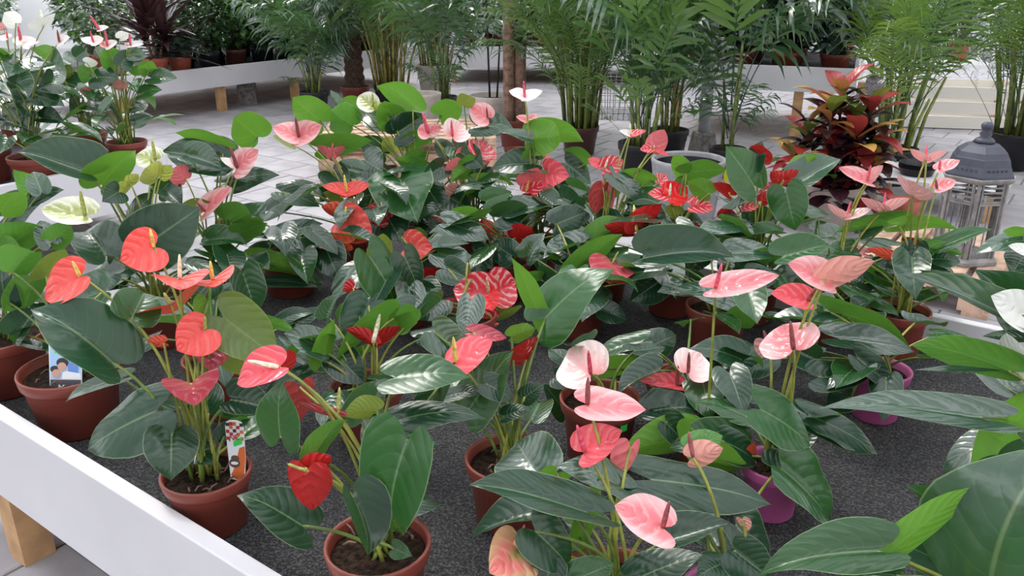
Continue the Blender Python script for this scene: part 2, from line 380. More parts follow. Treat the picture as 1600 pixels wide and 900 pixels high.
# ---------------------------------------------------------------- anthurium parts
def interp(tab, s):
    for (a, x), (b, y) in zip(tab, tab[1:]):
        if s <= b:
            t = (s-a)/(b-a); return x+(y-x)*t
    return tab[-1][1]
LEAF_G = [(0, .86), (.08, .97), (.18, 1), (.30, 1), (.45, .94), (.6, .80), (.74, .58), (.85, .35), (.94, .13), (1, .0)]
SPA_G = [(0, .80), (.08, .93), (.2, 1), (.35, 1), (.5, .92), (.65, .76), (.8, .50), (.9, .28), (.96, .12), (1, 0)]
def blade(L, W, G, lobe, fold, cup, arch, wave, twist, rnd, nu=14, nv=10, tipdrop=0):
    b = MB(); v = []; uv = []; ph = rnd.uniform(0, 6.28); ph2 = rnd.uniform(0, 6.28); fr = rnd.uniform(7, 12)
    asym = rnd.uniform(-.45, .45)
    for i in range(nu+1):
        s = (i/nu)**.9; g = interp(G, s)*W/2
        for j in range(nv+1):
            t = -1+2*j/nv; at_ = abs(t)
            h = math.sin(min(1, at_)**.8*math.pi*.78)
            x = L*(s-lobe*h*(1-s)**2.6); y = g*t
            z = fold*(1+asym*(1 if t > 0 else -1))*abs(y)+cup*y*y/(W/2)+arch*L*4*s*(1-s)
            z += wave*W*math.sin(s*fr+ph+(ph2 if t > 0 else 0))*at_**2*(1-s*.5)
            z -= tipdrop*L*max(0, s-.55)**2*3
            a = twist*(s-.4); y2 = y*math.cos(a)-z*math.sin(a)*0; z2 = z+y*math.sin(a)
            v.append((x, y2, z2)); uv.append((s, (t+1)/2))
    n = nv+1; f = [(i*n+j, (i+1)*n+j, (i+1)*n+j+1, i*n+j+1) for i in range(nu) for j in range(nv)]
    b.add(v, f, uv); return b
def orient(B, T, a_m, side, ratio):
    """frame of a blade from attachment B to tip T, seen face-on enough to look a_m wide from the photograph's side"""
    ax = T-B; L = ax.length; ax = ax/L; mid = (B+T)/2
    W = min(ratio*L, a_m*1.30); W = max(W, a_m*.98)
    vw = (CAM-mid).normalized(); nc = vw-ax*vw.dot(ax); nc.normalize(); sv = ax.cross(nc)
    c = max(.25, min(1, a_m/W)); sn = math.sqrt(1-c*c)
    best = None
    for q in (1, -1):
        n = (nc*c+sv*sn*q)*side
        if best is None or n.z > best.z: best = n
    Z = best.normalized(); Y = Z.cross(ax)
    MM = Matrix(((ax.x, Y.x, Z.x, B.x), (ax.y, Y.y, Z.y, B.y), (ax.z, Y.z, Z.z, B.z), (0, 0, 0, 1)))
    return MM, L, W
def ends(bx, by, tx, ty, a, side, Y, ratio, dd):
    B = at(bx, by, Y); T = at(tx, ty, Y+(dd or 0)); am = a*depth(B)/F
    if dd is None:
        need = am/ratio; L0 = (T-B).length
        if need > L0:
            ex = math.sqrt(need*need-L0*L0)*.92
            down = ty > by
            sg = (-1 if down else 1)*side
            T = at(tx, ty, Y+sg*ex)
    return B, T, am
def stalk_pts(S, B, rnd, n=9):
    d = B-S; c = S+Vector((d.x*.22, d.y*.22, max(.04, d.z*.72)))
    c += Vector((rnd.uniform(-.015, .015), rnd.uniform(-.015, .015), 0))
    return bez(S, c, B, n)
def pot_meshes(r, h, mat, n=32):
    key = (round(r, 4), round(h, 4), mat)
    if key not in POTS:
        b = MB(); th = .004; rb = r*.76
        rl = r*.945; hl = h*.80
        b.lathe([(rb*.93, 0), (rb, .004), (rl-.006, hl-.004), (rl, hl), (r-.003, hl+.004), (r, h-.003), (r-.001, h), (r-th-.001, h), (r-th-.004, h-.006), (rl-th-.004, h*.6), (rb*.8, h*.5)], n, cap=(1, 1))
        s_ = MB(); rs = rl-th-.003; zs = h*.86; rr = random.Random(3)
        v = [Vector((0, 0, zs+.006))]; rings = 5; m_ = 20
        for i in range(1, rings+1):
            for k in range(m_):
                a = 6.283*k/m_; q = rs*i/rings*1.0
                v.append(Vector((q*math.cos(a), q*math.sin(a), zs+rr.uniform(-.004, .006)*(i < rings))))
        f = [(0, 1+k, 1+(k+1) % m_) for k in range(m_)]
        for i in range(rings-1):
            for k in range(m_):
                f.append((1+i*m_+k, 1+(i+1)*m_+k, 1+(i+1)*m_+(k+1) % m_, 1+i*m_+(k+1) % m_))
        s_.add(v, f)
        POTS[key] = (b.mesh('pot', M[mat], True), s_.mesh('soil', M['soil'], True))
        POTS[key][0].polygons.foreach_set('use_smooth', [True]*len(POTS[key][0].polygons))
    return POTS[key]
POTS = {}
SPADIX = {}
POTLIST = []; ZONES = [(BP0, BP1, BQ0, BQ1), (-7.0, -4.02, .55, 2.47)]
def clash(pts, skip=None, pad=.003):
    for v in pts:
        if v.z < ZM+.30:
            for (x, y, r, h, key) in POTLIST:
                if key == skip or v.z > ZM+h+pad: continue
                if (v.x-x)**2+(v.y-y)**2 < (r*(.76+.24*max(0, v.z-ZM)/h)+pad)**2: return True
        if .19 < v.z < ZT+.004:
            p = v.dot(E1); q = v.dot(E2)
            for p0, p1, q0, q1 in ZONES:
                if p0-.003 < p < p1+.003 and q0-.003 < q < q1+.003:
                    if v.z < ZM+.004: return True
                    if p < p0+.038 or p > p1-.038 or q < q0+.038 or q > q1-.038: return True
    return False
class Plant:
    def __init__(s, loc, r, h, potmat, label, group=None, seed=0, name='potted_anthurium', cat='potted plant'):
        s.key = label
        s.e = empty(name, loc, label, cat, group); s.loc = Vector(loc); s.Y = loc[1]; s.r = r; s.h = h
        s.rnd = random.Random(seed*31+5); s.Minv = Matrix.Translation(-s.loc)
        pm, sm = pot_meshes(r, h, potmat)
        s.pot = put(pm, 'pot', s.e); put(sm, 'soil', s.pot)
        md = None
    def root(s):
        a = s.rnd.uniform(0, 6.28); q = s.rnd.uniform(.0, .38)*s.r
        return s.loc+Vector((q*math.cos(a), q*math.sin(a), s.h*.86))
    def stalk(s, B, parent, PM, rad, mat):
        t = MB(); S = s.root(); pts = stalk_pts(S, B, s.rnd); n = len(pts)
        for k in range(9):      # arch the stalk higher until it passes over rims and felt
            if not clash(pts[2:], s.key, .002) and not any(s.r*.86 < math.hypot(v.x-s.loc.x, v.y-s.loc.y) < s.r*1.05 and v.z < s.loc.z+s.h+.004 for v in pts): break
            d = B-S; pts = bez(S, S+Vector((d.x*(.22+.03*k), d.y*(.22+.03*k), max(.06, d.z*.72)+.03*(k+1))), B, n-1)
        t.tube(pts, [rad*(1.35-.45*i/(n-1)) for i in range(n)], 6)
        t.build('stalk', M[mat], parent, True, PM.inverted())
    def leaf3(s, MM, L, W, mat, fold=None, arch=None, wave=None, stalk=True, test=False):
        r = s.rnd
        b = blade(L, W, LEAF_G, r.uniform(.20, .29), (r.uniform(.45, .85) if r.random() < .33 else r.uniform(.05, .35)) if fold is None else fold, r.uniform(-.40, .20), r.uniform(-.02, .11) if arch is None else arch, r.uniform(.015, .05) if wave is None else wave, r.uniform(-.55, .55), r, tipdrop=r.uniform(0, .22))
        if test: return clash([MM@Vector(v) for v in b.v])
        o = b.build('leaf', M[mat], s.e, True, s.Minv@MM)
        if stalk: s.stalk(MM.translation, o, MM, .0027*s.sc, 'stalk' if r.random() < .7 else 'stalk_y')
        return o
    sc = 1.0
    def leaf(s, bx, by, tx, ty, a, side=1, mat='dark', off=None, dd=None, fold=None):
        Y = s.Y+(s.rnd.uniform(-.05, .05) if off is None else off)
        st = s.rnd.getstate(); best = None
        for dy in (0, -.03, .03, -.06, .06, -.09, .09, -.12, .12, -.16, .16, -.2):
            B, T, am = ends(bx, by, tx, ty, a*1.16, side, Y+dy, .86, dd)
            MM, L, W = orient(B, T, am, side, .86); s.rnd.setstate(st)
            if best is None: best = (MM, L, W)
            if not s.leaf3(MM, L, W, mat, fold, test=True): best = (MM, L, W); break
        else: print('leaf still touching', s.e['label'], bx, by)
        s.rnd.setstate(st)
        return s.leaf3(*best, mat, fold)
    def flower(s, bx, by, tx, ty, a, side, mat, sx=None, sy=None, sm='s_yellow', off=None, dd=None, fold=None, cup=None, st='stalk_y', arch=None):
        r = s.rnd; Y = s.Y+(r.uniform(-.05, .05) if off is None else off)
        B, T, am = ends(bx, by, tx, ty, a*1.1, side, Y, .98, dd)
        MM, L, W = orient(B, T, am, side, .98)
        b = blade(L, W, SPA_G, r.uniform(.20, .28), r.uniform(.05, .3) if fold is None else fold, r.uniform(.0, .25) if cup is None else cup, r.uniform(-.05, .06) if arch is None else arch, r.uniform(.01, .03), r.uniform(-.25, .25), r)
        o = b.build('spathe', M[mat], s.e, True, s.Minv@MM)
        s.stalk(B, o, MM, .0024*s.sc, st)
        if sx is not None:
            S = at(sx, sy, Y); up = S-B; Z = MM.to_3x3()@Vector((0, 0, 1))
            ln = max(up.length, .02)
            d = (up+Z*ln*.35); d = d.normalized()*ln
            B2 = B+Z*.001; rad = min(.0062, max(.0036, ln*.085))*s.sc
            p = MB(); n = 8; p.tube([B2+d*(i/n) for i in range(n+1)], [rad*q for q in (.8, 1, 1.03, 1, .96, .9, .8, .62, .28)], 8)
            p.build('spadix', M[sm], o, True, MM.inverted())
        return o
    def fill(s, n, lmin=.10, lmax=.17, zmin=.04, zmax=.26, spread=.17, mats=('dark', 'dark', 'mid', 'pale'), away=False):
        r = s.rnd; a0 = r.uniform(0, 6.28); done = set()
        for k in [i for i in range(n) for _ in range(14)]:
            if k in done: continue
            a = (r.uniform(.3, 2.84) if away else a0+k*2.4+r.uniform(-.4, .4)); q = r.uniform(.45, 1)*spread
            z = s.h+r.uniform(zmin, zmax); B = s.loc+Vector((q*math.cos(a), q*math.sin(a), z))
            el = r.uniform(-.6, .15); L = r.uniform(lmin, lmax); aa = a+r.uniform(-.6, .6)
            ax = Vector((math.cos(aa)*math.cos(el), math.sin(aa)*math.cos(el), math.sin(el)))
            if B.z+ax.z*L < s.loc.z+.02: ax.z = max(ax.z, 0); ax.normalize()
            Z = Vector((r.uniform(-.25, .25), r.uniform(-.25, .25), 1)); Z = (Z-ax*Z.dot(ax)).normalized(); Yv = Z.cross(ax)
            MM = Matrix(((ax.x, Yv.x, Z.x, B.x), (ax.y, Yv.y, Z.y, B.y), (ax.z, Yv.z, Z.z, B.z), (0, 0, 0, 1)))
            W = L*r.uniform(.6, .75); mt = r.choice(mats); st = r.getstate()
            if s.leaf3(MM, L, W, mt, test=True): continue
            r.setstate(st); done.add(k); s.leaf3(MM, L, W, mt)
#SPECS
# ---------------------------------------------------------------- anthuriums on the felt bench
# (pot pixel on the felt, pot radius, pot height, pot material, label, fill leaves, leaves, flowers)
D, MI, PA, BR, OL = 'dark', 'mid', 'pale', 'bright', 'olive'
SPEC = {}
SPEC['P2'] = ((322, 733), .084, .120, 'terra', 'coral red anthurium in terracotta pot holding the chequered orange plant label', 5, [
    (173, 565, 50, 478, 92, 1, D, -.03), (243, 643, 134, 703, 74, 1, D, -.04), (268, 680, 267, 750, 72, 1, D, -.08), (363, 625, 428, 640, 46, 1, D, -.02),
    (350, 497, 436, 562, 78, 1, OL, .03), (356, 530, 402, 592, 58, -1, OL, .05), (206, 497, 228, 452, 66, 1, MI, 0), (190, 592, 97, 627, 18, 1, PA, .02), (325, 470, 332, 520, 20, -1, BR, .02),
    (300, 700, 330, 720, 40, 1, D, .02), (350, 690, 372, 660, 40, 1, D, .05)],
    [(320, 515, 276, 548, 66, 1, 'coral', 318, 492, 's_green', -.02), (330, 535, 330, 580, 62, 1, 'dull', 0, 0, None, .04), (299, 600, 304, 634, 78, 1, 'dull', 299, 622, 's_green', -.06),
     (256, 535, 230, 533, 18, -1, 'coral', 0, 0, None, 0), (281, 437, 281, 453, 80, 1, 'coral', 280, 399, 's_cream', 0), (332, 437, 336, 449, 66, 1, 'coral', 331, 409, 's_yellow', .04),
     (267, 476, 268, 490, 92, -1, 'coral', 257, 458, 's_green', .04), (240, 386, 188, 408, 66, 1, 'coral', 230, 356, 's_yellow', .03), (126, 432, 70, 467, 56, 1, 'coral', 119, 405, 's_yellow', .02)])
SPEC['P3'] = ((590, 846), .086, .140, 'terra', 'red anthurium with tall heart-shaped leaves in terracotta pot beside the rim board corner', 2, [
    (637, 688, 616, 846, 84, 1, MI, -.06), (550, 775, 577, 873, 46, 1, PA, -.08), (473, 822, 376, 767, 64, 1, D, -.05), (617, 858, 642, 868, 26, 1, MI, -.06), (490, 714, 540, 651, 30, -1, D, -.02),
    (438, 681, 437, 597, 58, 1, MI, 0), (566, 660, 600, 592, 52, 1, PA, .06), (590, 642, 535, 646, 34, -1, OL, .03), (615, 660, 757, 646, 40, 1, D, .02), (618, 590, 735, 584, 54, 1, MI, .04),
    (600, 700, 630, 640, 50, 1, D, .10), (690, 600, 640, 690, 40, 1, D, .07)],
    [(436, 574, 370, 600, 46, 1, 'pinkd', 388, 570, 's_cream', -.02), (442, 575, 456, 546, 30, -1, 'red', 0, 0, None, .0), (468, 605, 468, 658, 50, -1, 'dull', 0, 0, None, .05), (528, 648, 460, 628, 14, -1, 'dull', 527, 610, 's_green', .02),
     (480, 735, 488, 797, 62, -1, 'red', 444, 732, 's_green', -.06), (482, 735, 518, 712, 30, -1, 'red', 0, 0, None, -.05)])
SPEC['P1'] = ((108, 573), .110, .150, 'terra', 'anthurium in wide terracotta pot holding the photo plant label', 4, [
    (72, 432, 102, 388, 40, -1, OL, 0), (20, 425, 56, 390, 44, -1, MI, .02), (162, 455, 86, 482, 56, 1, PA, .05), (40, 480, 65, 430, 50, -1, MI, .06), (10, 470, 2, 415, 40, 1, D, .05), (30, 520, 60, 480, 30, 1, D, .05)],
    [])
SPEC['P0'] = ((-4, 520), .112, .150, 'terra', 'green-and-white flowered anthurium in wide terracotta pot at the bench corner', 5, [
    (12, 388, 66, 352, 46, -1, MI, .0), (8, 338, 70, 306, 52, 1, D, .05), (80, 378, 62, 344, 34, 1, PA, -.02), (82, 378, 112, 350, 34, -1, MI, -.02), (0, 332, 26, 297, 44, -1, BR, -.03), (65, 300, 52, 268, 30, 1, PA, .05), (45, 300, 22, 264, 26, -1, MI, .05),
    (45, 310, 100, 296, 22, 1, D, .06), (0, 400, 44, 400, 40, -1, MI, .0)],
    [(133, 337, 64, 325, 44, 1, 'greenwhite', 126, 296, 's_green', 0)])
SPEC['P10'] = ((246, 462), .090, .140, 'terra', 'anthurium with yellow-green buds and broad dark leaves in terracotta pot', 4, [
    (226, 384, 312, 324, 88, 1, D, -.03), (165, 398, 128, 354, 62, 1, D, -.05), (160, 440, 246, 408, 40, 1, PA, .0), (170, 395, 215, 365, 50, 1, D, .02), (138, 271, 26, 231, 54, 1, D, .05), (160, 288, 211, 232, 50, -1, BR, .06),
    (140, 265, 150, 226, 46, 1, PA, .1), (185, 300, 160, 315, 34, 1, D, .0), (210, 340, 238, 300, 30, 1, D, .05)],
    [(243, 250, 212, 243, 32, 1, 'greenwhite', 243, 217, 's_green', .1), (246, 278, 228, 262, 40, -1, 'yellowgreen', 240, 246, 's_green', .08), (252, 275, 268, 258, 22, -1, 'yellowgreen', 0, 0, None, .1), (190, 302, 205, 282, 18, -1, 'yellowgreen', 0, 0, None, .03), (203, 285, 216, 272, 16, -1, 'yellowgreen', 0, 0, None, .03)])
SPEC['P12'] = ((345, 556), .090, .140, 'terra', 'leafy anthurium in terracotta pot behind the coral red one', 4, [
    (380, 428, 402, 494, 46, 1, D, 0), (405, 500, 462, 516, 16, -1, MI, 0), (340, 470, 395, 450, 36, 1, D, .05), (420, 545, 470, 560, 34, 1, D, 0), (440, 500, 490, 486, 18, 1, D, .08), (460, 505, 512, 480, 20, 1, D, .08), (330, 440, 300, 470, 40, 1, D, .05)], [])
SPEC['A3'] = ((345, 430), .085, .135, 'terra', 'pink and white anthurium with maroon spadices in terracotta pot', 3, [
    (345, 250, 254, 236, 56, 1, D, .1), (350, 232, 277, 204, 30, -1, BR, .12), (296, 246, 348, 263, 34, 1, PA, .05), (352, 286, 433, 268, 30, 1, D, .1), (362, 348, 398, 334, 48, -1, MI, 0), (372, 357, 416, 316, 48, 1, PA, .05),
    (373, 364, 418, 348, 28, -1, MI, -.02), (330, 376, 385, 378, 28, 1, MI, -.03), (325, 394, 388, 420, 36, 1, MI, -.05), (262, 300, 284, 322, 34, 1, D, .03), (250, 300, 275, 275, 30, 1, D, .05), (403, 214, 364, 182, 52, -1, BR, .12), (296, 340, 330, 315, 20, -1, OL, .02)],
    [(371, 262, 404, 234, 34, 1, 'pink', 366, 227, 's_dark', .05, 'stalk_r'), (368, 258, 344, 246, 12, 1, 'whitepink', 0, 0, None, .06), (321, 330, 362, 292, 24, 1, 'pink', 306, 310, 's_dark', .02, 'stalk_r'), (344, 303, 366, 296, 20, 1, 'whitepink', 340, 297, 's_pink', .06), (290, 280, 270, 264, 32, -1, 'pinkd', 0, 0, None, .03)])
SPEC['P9'] = ((450, 388), .098, .150, 'terra', 'anthurium with pale curled leaves in terracotta pot at the left rim board', 5, [
    (498, 422, 436, 376, 42, 1, PA, -.04), (398, 410, 498, 438, 26, -1, BR, -.06), (412, 440, 496, 446, 18, 1, D, -.07), (425, 372, 502, 346, 32, 1, D, 0), (510, 390, 531, 438, 48, 1, D, -.04), (402, 400, 440, 380, 34, 1, D, 0), (470, 370, 500, 385, 34, 1, D, 0)],
    [(545, 380, 512, 372, 26, -1, 'coral', 0, 0, None, -.03), (512, 380, 490, 372, 26, 1, 'vein', 510, 358, 's_green', -.03)])
SPEC['P8'] = ((572, 602), .084, .130, 'terra', 'anthurium with a red propeller-shaped flower and white spadix in terracotta pot', 4, [
    (505, 548, 443, 520, 42, 1, PA, .02), (506, 563, 521, 497, 28, -1, BR, .0), (512, 495, 529, 458, 22, 1, PA, .05), (576, 478, 546, 546, 66, 1, D, .08), (615, 497, 519, 584, 50, -1, MI, .02), (640, 505, 610, 485, 40, -1, MI, .05), (530, 560, 570, 600, 50, 1, D, .05)],
    [(583, 536, 540, 513, 20, -1, 'red', 591, 494, 's_cream', .0), (588, 536, 626, 510, 20, -1, 'red', 0, 0, None, 0.01), (552, 450, 535, 455, 20, -1, 'red', 0, 0, None, .1)])
SPEC['P4'] = ((797, 712), .086, .140, 'terra', 'pink-red anthurium in terracotta pot next to the red propeller-flowered one', 5, [
    (735, 636, 796, 546, 62, 1, MI, .0), (853, 497, 953, 414, 70, 1, MI, .10), (850, 506, 803, 397, 30, -1, BR, .12), (800, 526, 838, 512, 24, -1, MI, .08), (680, 520, 735, 560, 50, 1, PA, .06), (760, 600, 800, 625, 34, 1, D, -.02), (700, 620, 760, 610, 20, 1, D, 0), (820, 620, 850, 600, 26, 1, D, 0), (790, 650, 830, 640, 22, 1, D, -.03), (740, 560, 700, 545, 30, 1, PA, .06)],
    [(713, 566, 770, 532, 48, 1, 'pinkd', 716, 524, 's_yellow', .0), (740, 520, 792, 528, 22, 1, 'dull', 0, 0, None, .08), (822, 562, 824, 530, 44, -1, 'red', 0, 0, None, .06)])
SPEC['M1'] = ((632, 440), .084, .130, 'terra', 'coral anthurium with a large glossy heart leaf in terracotta pot', 5, [
    (577, 402, 622, 492, 62, 1, MI, -.05), (592, 406, 597, 362, 36, -1, OL, .0), (632, 402, 655, 456, 40, 1, D, .0), (680, 386, 733, 380, 20, 1, PA, .03), (686, 396, 745, 418, 36, 1, PA, 0), (660, 460, 700, 480, 40, 1, D, -.05), (610, 440, 570, 430, 36, 1, D, .05), (700, 350, 766, 372, 36, 1, PA, .1)],
    [(640, 386, 677, 388, 46, 1, 'coral', 630, 368, 's_green', 0), (668, 440, 684, 418, 32, -1, 'red', 0, 0, None, 0), (668, 450, 664, 477, 26, -1, 'red', 0, 0, None, -.01)])
SPEC['M2'] = ((728, 490), .084, .130, 'terra', 'anthurium with doubled red white-veined flowers in terracotta pot', 2, [
    (690, 470, 655, 500, 40, 1, PA, .0), (720, 520, 690, 500, 30, 1, PA, 0), (740, 515, 770, 490, 30, 1, OL, .05), (700, 420, 740, 440, 40, 1, D, .1), (775, 500, 800, 480, 40, -1, OL, .04)],
    [(764, 458, 708, 452, 56, 1, 'vein', 764, 430, 's_beige', -.02), (770, 455, 806, 440, 62, 1, 'vein', 774, 428, 's_beige', .01), (762, 462, 770, 486, 34, 1, 'red', 0, 0, None, -.03), (768, 500, 722, 496, 30, 1, 'vein', 762, 490, 's_yellow', 0), (695, 480, 700, 465, 30, -1, 'vein', 0, 0, None, .03)])
SPEC['P14'] = ((905, 455), .084, .130, 'terra', 'dusky red anthurium with a large round flower in terracotta pot', 5, [
    (898, 422, 972, 366, 36, -1, MI, .05), (1030, 440, 984, 472, 48, 1, D, -.05), (870, 350, 918, 330, 44, 1, D, .15), (825, 400, 851, 364, 30, 1, PA, .05), (850, 440, 890, 460, 40, 1, D, .0), (890, 400, 860, 380, 40, 1, D, .1), (925, 470, 960, 460, 34, 1, D, 0), (940, 485, 980, 500, 30, 1, D, -.05)],
    [(957, 412, 952, 444, 68, 1, 'dull', 968, 394, 's_green', -.03, 'stalk_y'), (955, 428, 998, 432, 26, 1, 'red', 952, 432, 's_pink', -.02)])
SPEC['P11'] = ((1122, 476), .088, .140, 'terra', 'many-stemmed anthurium with wide dark drooping leaves in terracotta pot', 5, [
    (1018, 402, 1150, 398, 46, 1, D, .0), (1160, 476, 1051, 447, 34, 1, PA, -.06), (1155, 506, 1173, 476, 36, -1, MI, -.06), (1146, 464, 1216, 454, 24, 1, PA, -.05), (1145, 396, 1212, 400, 30, 1, PA, .05), (1170, 430, 1215, 440, 36, 1, D, 0), (1090, 450, 1060, 420, 30, 1, D, .05)], [])
SPEC['P13'] = ((1066, 592), .084, .130, 'terra', 'pale pink anthurium with maroon spadices in terracotta pot', 4, [
    (1158, 562, 1081, 540, 40, 1, D, .02), (1008, 545, 1060, 522, 46, 1, D, .08), (945, 576, 1030, 566, 26, -1, BR, -.05), (1130, 560, 1180, 540, 36, 1, D, .05), (1080, 560, 1140, 580, 30, 1, D, .0)],
    [(1075, 582, 1096, 552, 62, 1, 'palepink', 1071, 550, 's_dark', -.10), (1058, 602, 992, 592, 26, 1, 'pinkd', 1056, 570, 's_dark', -.10)])
SPEC['P5'] = ((938, 620), .088, .140, 'terra', 'pale pink anthurium in terracotta pot with a green price sticker', 3, [
    (880, 640, 850, 600, 34, 1, D, .05), (960, 600, 990, 640, 40, 1, D, .05), (870, 590, 900, 600, 30, 1, D, .05)],
    [(923, 584, 888, 546, 84, 1, 'palepink', 926, 546, 's_pink', -.03)])
SPEC['P6'] = ((1210, 722), .062, .110, 'pinkpot', 'tall-stemmed pink anthurium with glossy drooping heart leaves in pink pot', 3, [
    (1188, 640, 1267, 698, 62, 1, MI, -.05), (1222, 735, 1297, 819, 70, 1, MI, -.08), (1265, 650, 1372, 710, 42, 1, D, .05), (1150, 822, 1200, 902, 60, 1, D, -.05), (1210, 700, 1260, 720, 50, 1, D, .05), (1235, 690, 1280, 660, 40, 1, D, .08)],
    [(1172, 712, 1178, 690, 14, -1, 'coral', 0, 0, None, -.02), (1290, 438, 1230, 412, 44, 1, 'pink', 0, 0, None, .0), (1290, 436, 1367, 408, 40, -1, 'pinkgreen', 0, 0, None, -.01), (1262, 470, 1204, 458, 32, 1, 'pinkd', 1276, 446, 's_dark', .02), (1240, 546, 1222, 508, 88, 1, 'pink', 1240, 502, 's_dark', -.04), (1202, 540, 1190, 560, 30, -1, 'pink', 1192, 520, 's_dark', .05)])
SPEC['P7'] = ((1378, 575), .068, .125, 'pinkpot', 'long-leaved anthurium in pink pot at the far rim board', 5, [
    (1298, 488, 1426, 546, 46, -1, MI, .0), (1312, 530, 1429, 550, 36, 1, PA, -.03), (1280, 590, 1361, 588, 38, 1, D, -.02), (1225, 400, 1300, 378, 36, 1, MI, .1), (1270, 560, 1230, 540, 40, 1, D, 0), (1300, 480, 1260, 500, 36, 1, PA, .03), (1200, 560, 1150, 590, 40, 1, D, .02), (1330, 620, 1290, 640, 40, 1, D, -.02), (1340, 560, 1395, 610, 30, 1, D, -.02)],
    [(1345, 520, 1338, 500, 20, -1, 'pink', 0, 0, None, .03)])
SPEC['N1'] = ((1106, 668), .066, .105, 'terra', 'anthurium with one tall pale pink flower on a straight stalk', 1, [
    (1100, 640, 1190, 608, 52, 1, D, .02), (1077, 686, 966, 706, 46, -1, BR, -.03), (1022, 642, 1100, 642, 40, 1, D, .02), (1108, 728, 1082, 664, 74, -1, BR, -.08), (1150, 704, 1048, 694, 58, 1, MI, -.06), (1130, 690, 1185, 724, 44, 1, D, -.07), (1040, 660, 1075, 700, 40, 1, D, -.05)],
    [(1118, 450, 1218, 430, 38, 1, 'pink', 1131, 411, 's_pink', .0)])
SPEC['F1'] = ((955, 915), .092, .150, 'terra', 'pink anthurium with broad dark leaves rising beside the pink-potted plants', 2, [
    (912, 800, 735, 752, 62, 1, D, -.02), (838, 742, 806, 688, 96, 1, PA, .10), (970, 762, 872, 724, 46, 1, PA, .06), (836, 830, 896, 892, 68, 1, D, -.04), (1040, 846, 1141, 815, 46, 1, D, 0), (1000, 902, 1098, 866, 50, 1, D, -.06), (905, 840, 935, 740, 30, -1, BR, .05), (960, 800, 1000, 770, 46, 1, D, .05), (900, 905, 960, 880, 50, 1, MI, -.06), (860, 880, 850, 930, 50, 1, D, -.05), (870, 740, 845, 765, 34, -1, BR, .06)],
    [(914, 706, 972, 672, 52, 1, 'pinkd', 907, 660, 's_pink', .04), (918, 632, 1010, 640, 48, 1, 'pink', 916, 588, 's_dark', .06), (1035, 824, 960, 790, 62, 1, 'pink', 1038, 780, 's_dark', -.11), (810, 862, 765, 896, 84, 1, 'pinkgreen', 810, 818, 's_dark', -.04), (805, 862, 836, 838, 20, -1, 'pinkgreen', 0, 0, None, -.04), (985, 700, 968, 748, 34, -1, 'pinkd', 0, 0, None, .1)])
SPEC['F2'] = ((1138, 925), .070, .125, 'pinkpot', 'anthurium with wide glossy leaf and curled green-pink bud in pink pot', 2, [
    (1018, 750, 1209, 786, 74, 1, D, .08), (1150, 862, 1205, 905, 62, 1, D, -.02), (1130, 880, 1090, 900, 50, 1, D, -.03), (1080, 700, 1130, 680, 40, 1, BR, .12)],
    [(1083, 715, 1130, 700, 40, -1, 'pinkgreen', 1078, 680, 's_dark', .05), (1160, 812, 1168, 830, 18, -1, 'pinkgreen', 0, 0, None, -.02)])
SPEC['R1'] = ((1650, 700), .092, .150, 'terra', 'white-flowered anthurium with long pale leaves near the grey lantern', 4, [
    (1592, 506, 1407, 426, 36, 1, PA, .0), (1592, 495, 1530, 422, 72, 1, D, .05), (1576, 580, 1425, 538, 46, -1, MI, -.05), (1562, 572, 1428, 577, 12, 1, PA, -.03), (1602, 376, 1524, 392, 28, 1, PA, .1), (1602, 364, 1565, 358, 16, -1, BR, .1), (1530, 652, 1290, 621, 40, 1, PA, -.06), (1556, 722, 1612, 602, 52, -1, BR, -.05), (1600, 530, 1535, 525, 14, 1, PA, .0), (1600, 560, 1560, 545, 20, 1, PA, .02), (1600, 400, 1580, 430, 40, 1, D, .1)],
    [(1597, 492, 1548, 462, 52, 1, 'white', 0, 0, None, -.02), (1590, 584, 1572, 520, 40, -1, 'white', 0, 0, None, -.03), (1612, 450, 1588, 435, 40, 1, 'white', 0, 0, None, .03), (1608, 392, 1575, 384, 16, 1, 'white', 0, 0, None, .06), (1612, 585, 1580, 548, 40, 1, 'white', 0, 0, None, 0)])
SPEC['R2'] = ((1600, 1020), .092, .150, 'terra', 'anthurium with huge light green leaf in front of the white-flowered one', 2, [
    (1548, 965, 1645, 690, 190, 1, PA, -.04), (1383, 868, 1536, 748, 38, -1, BR, .0), (1370, 862, 1186, 890, 56, 1, MI, -.02), (1476, 880, 1340, 818, 48, 1, PA, .03), (1462, 792, 1421, 757, 20, 1, MI, .06), (1470, 792, 1575, 733, 30, 1, PA, .05), (1400, 900, 1310, 905, 40, 1, PA, -.05)], [])
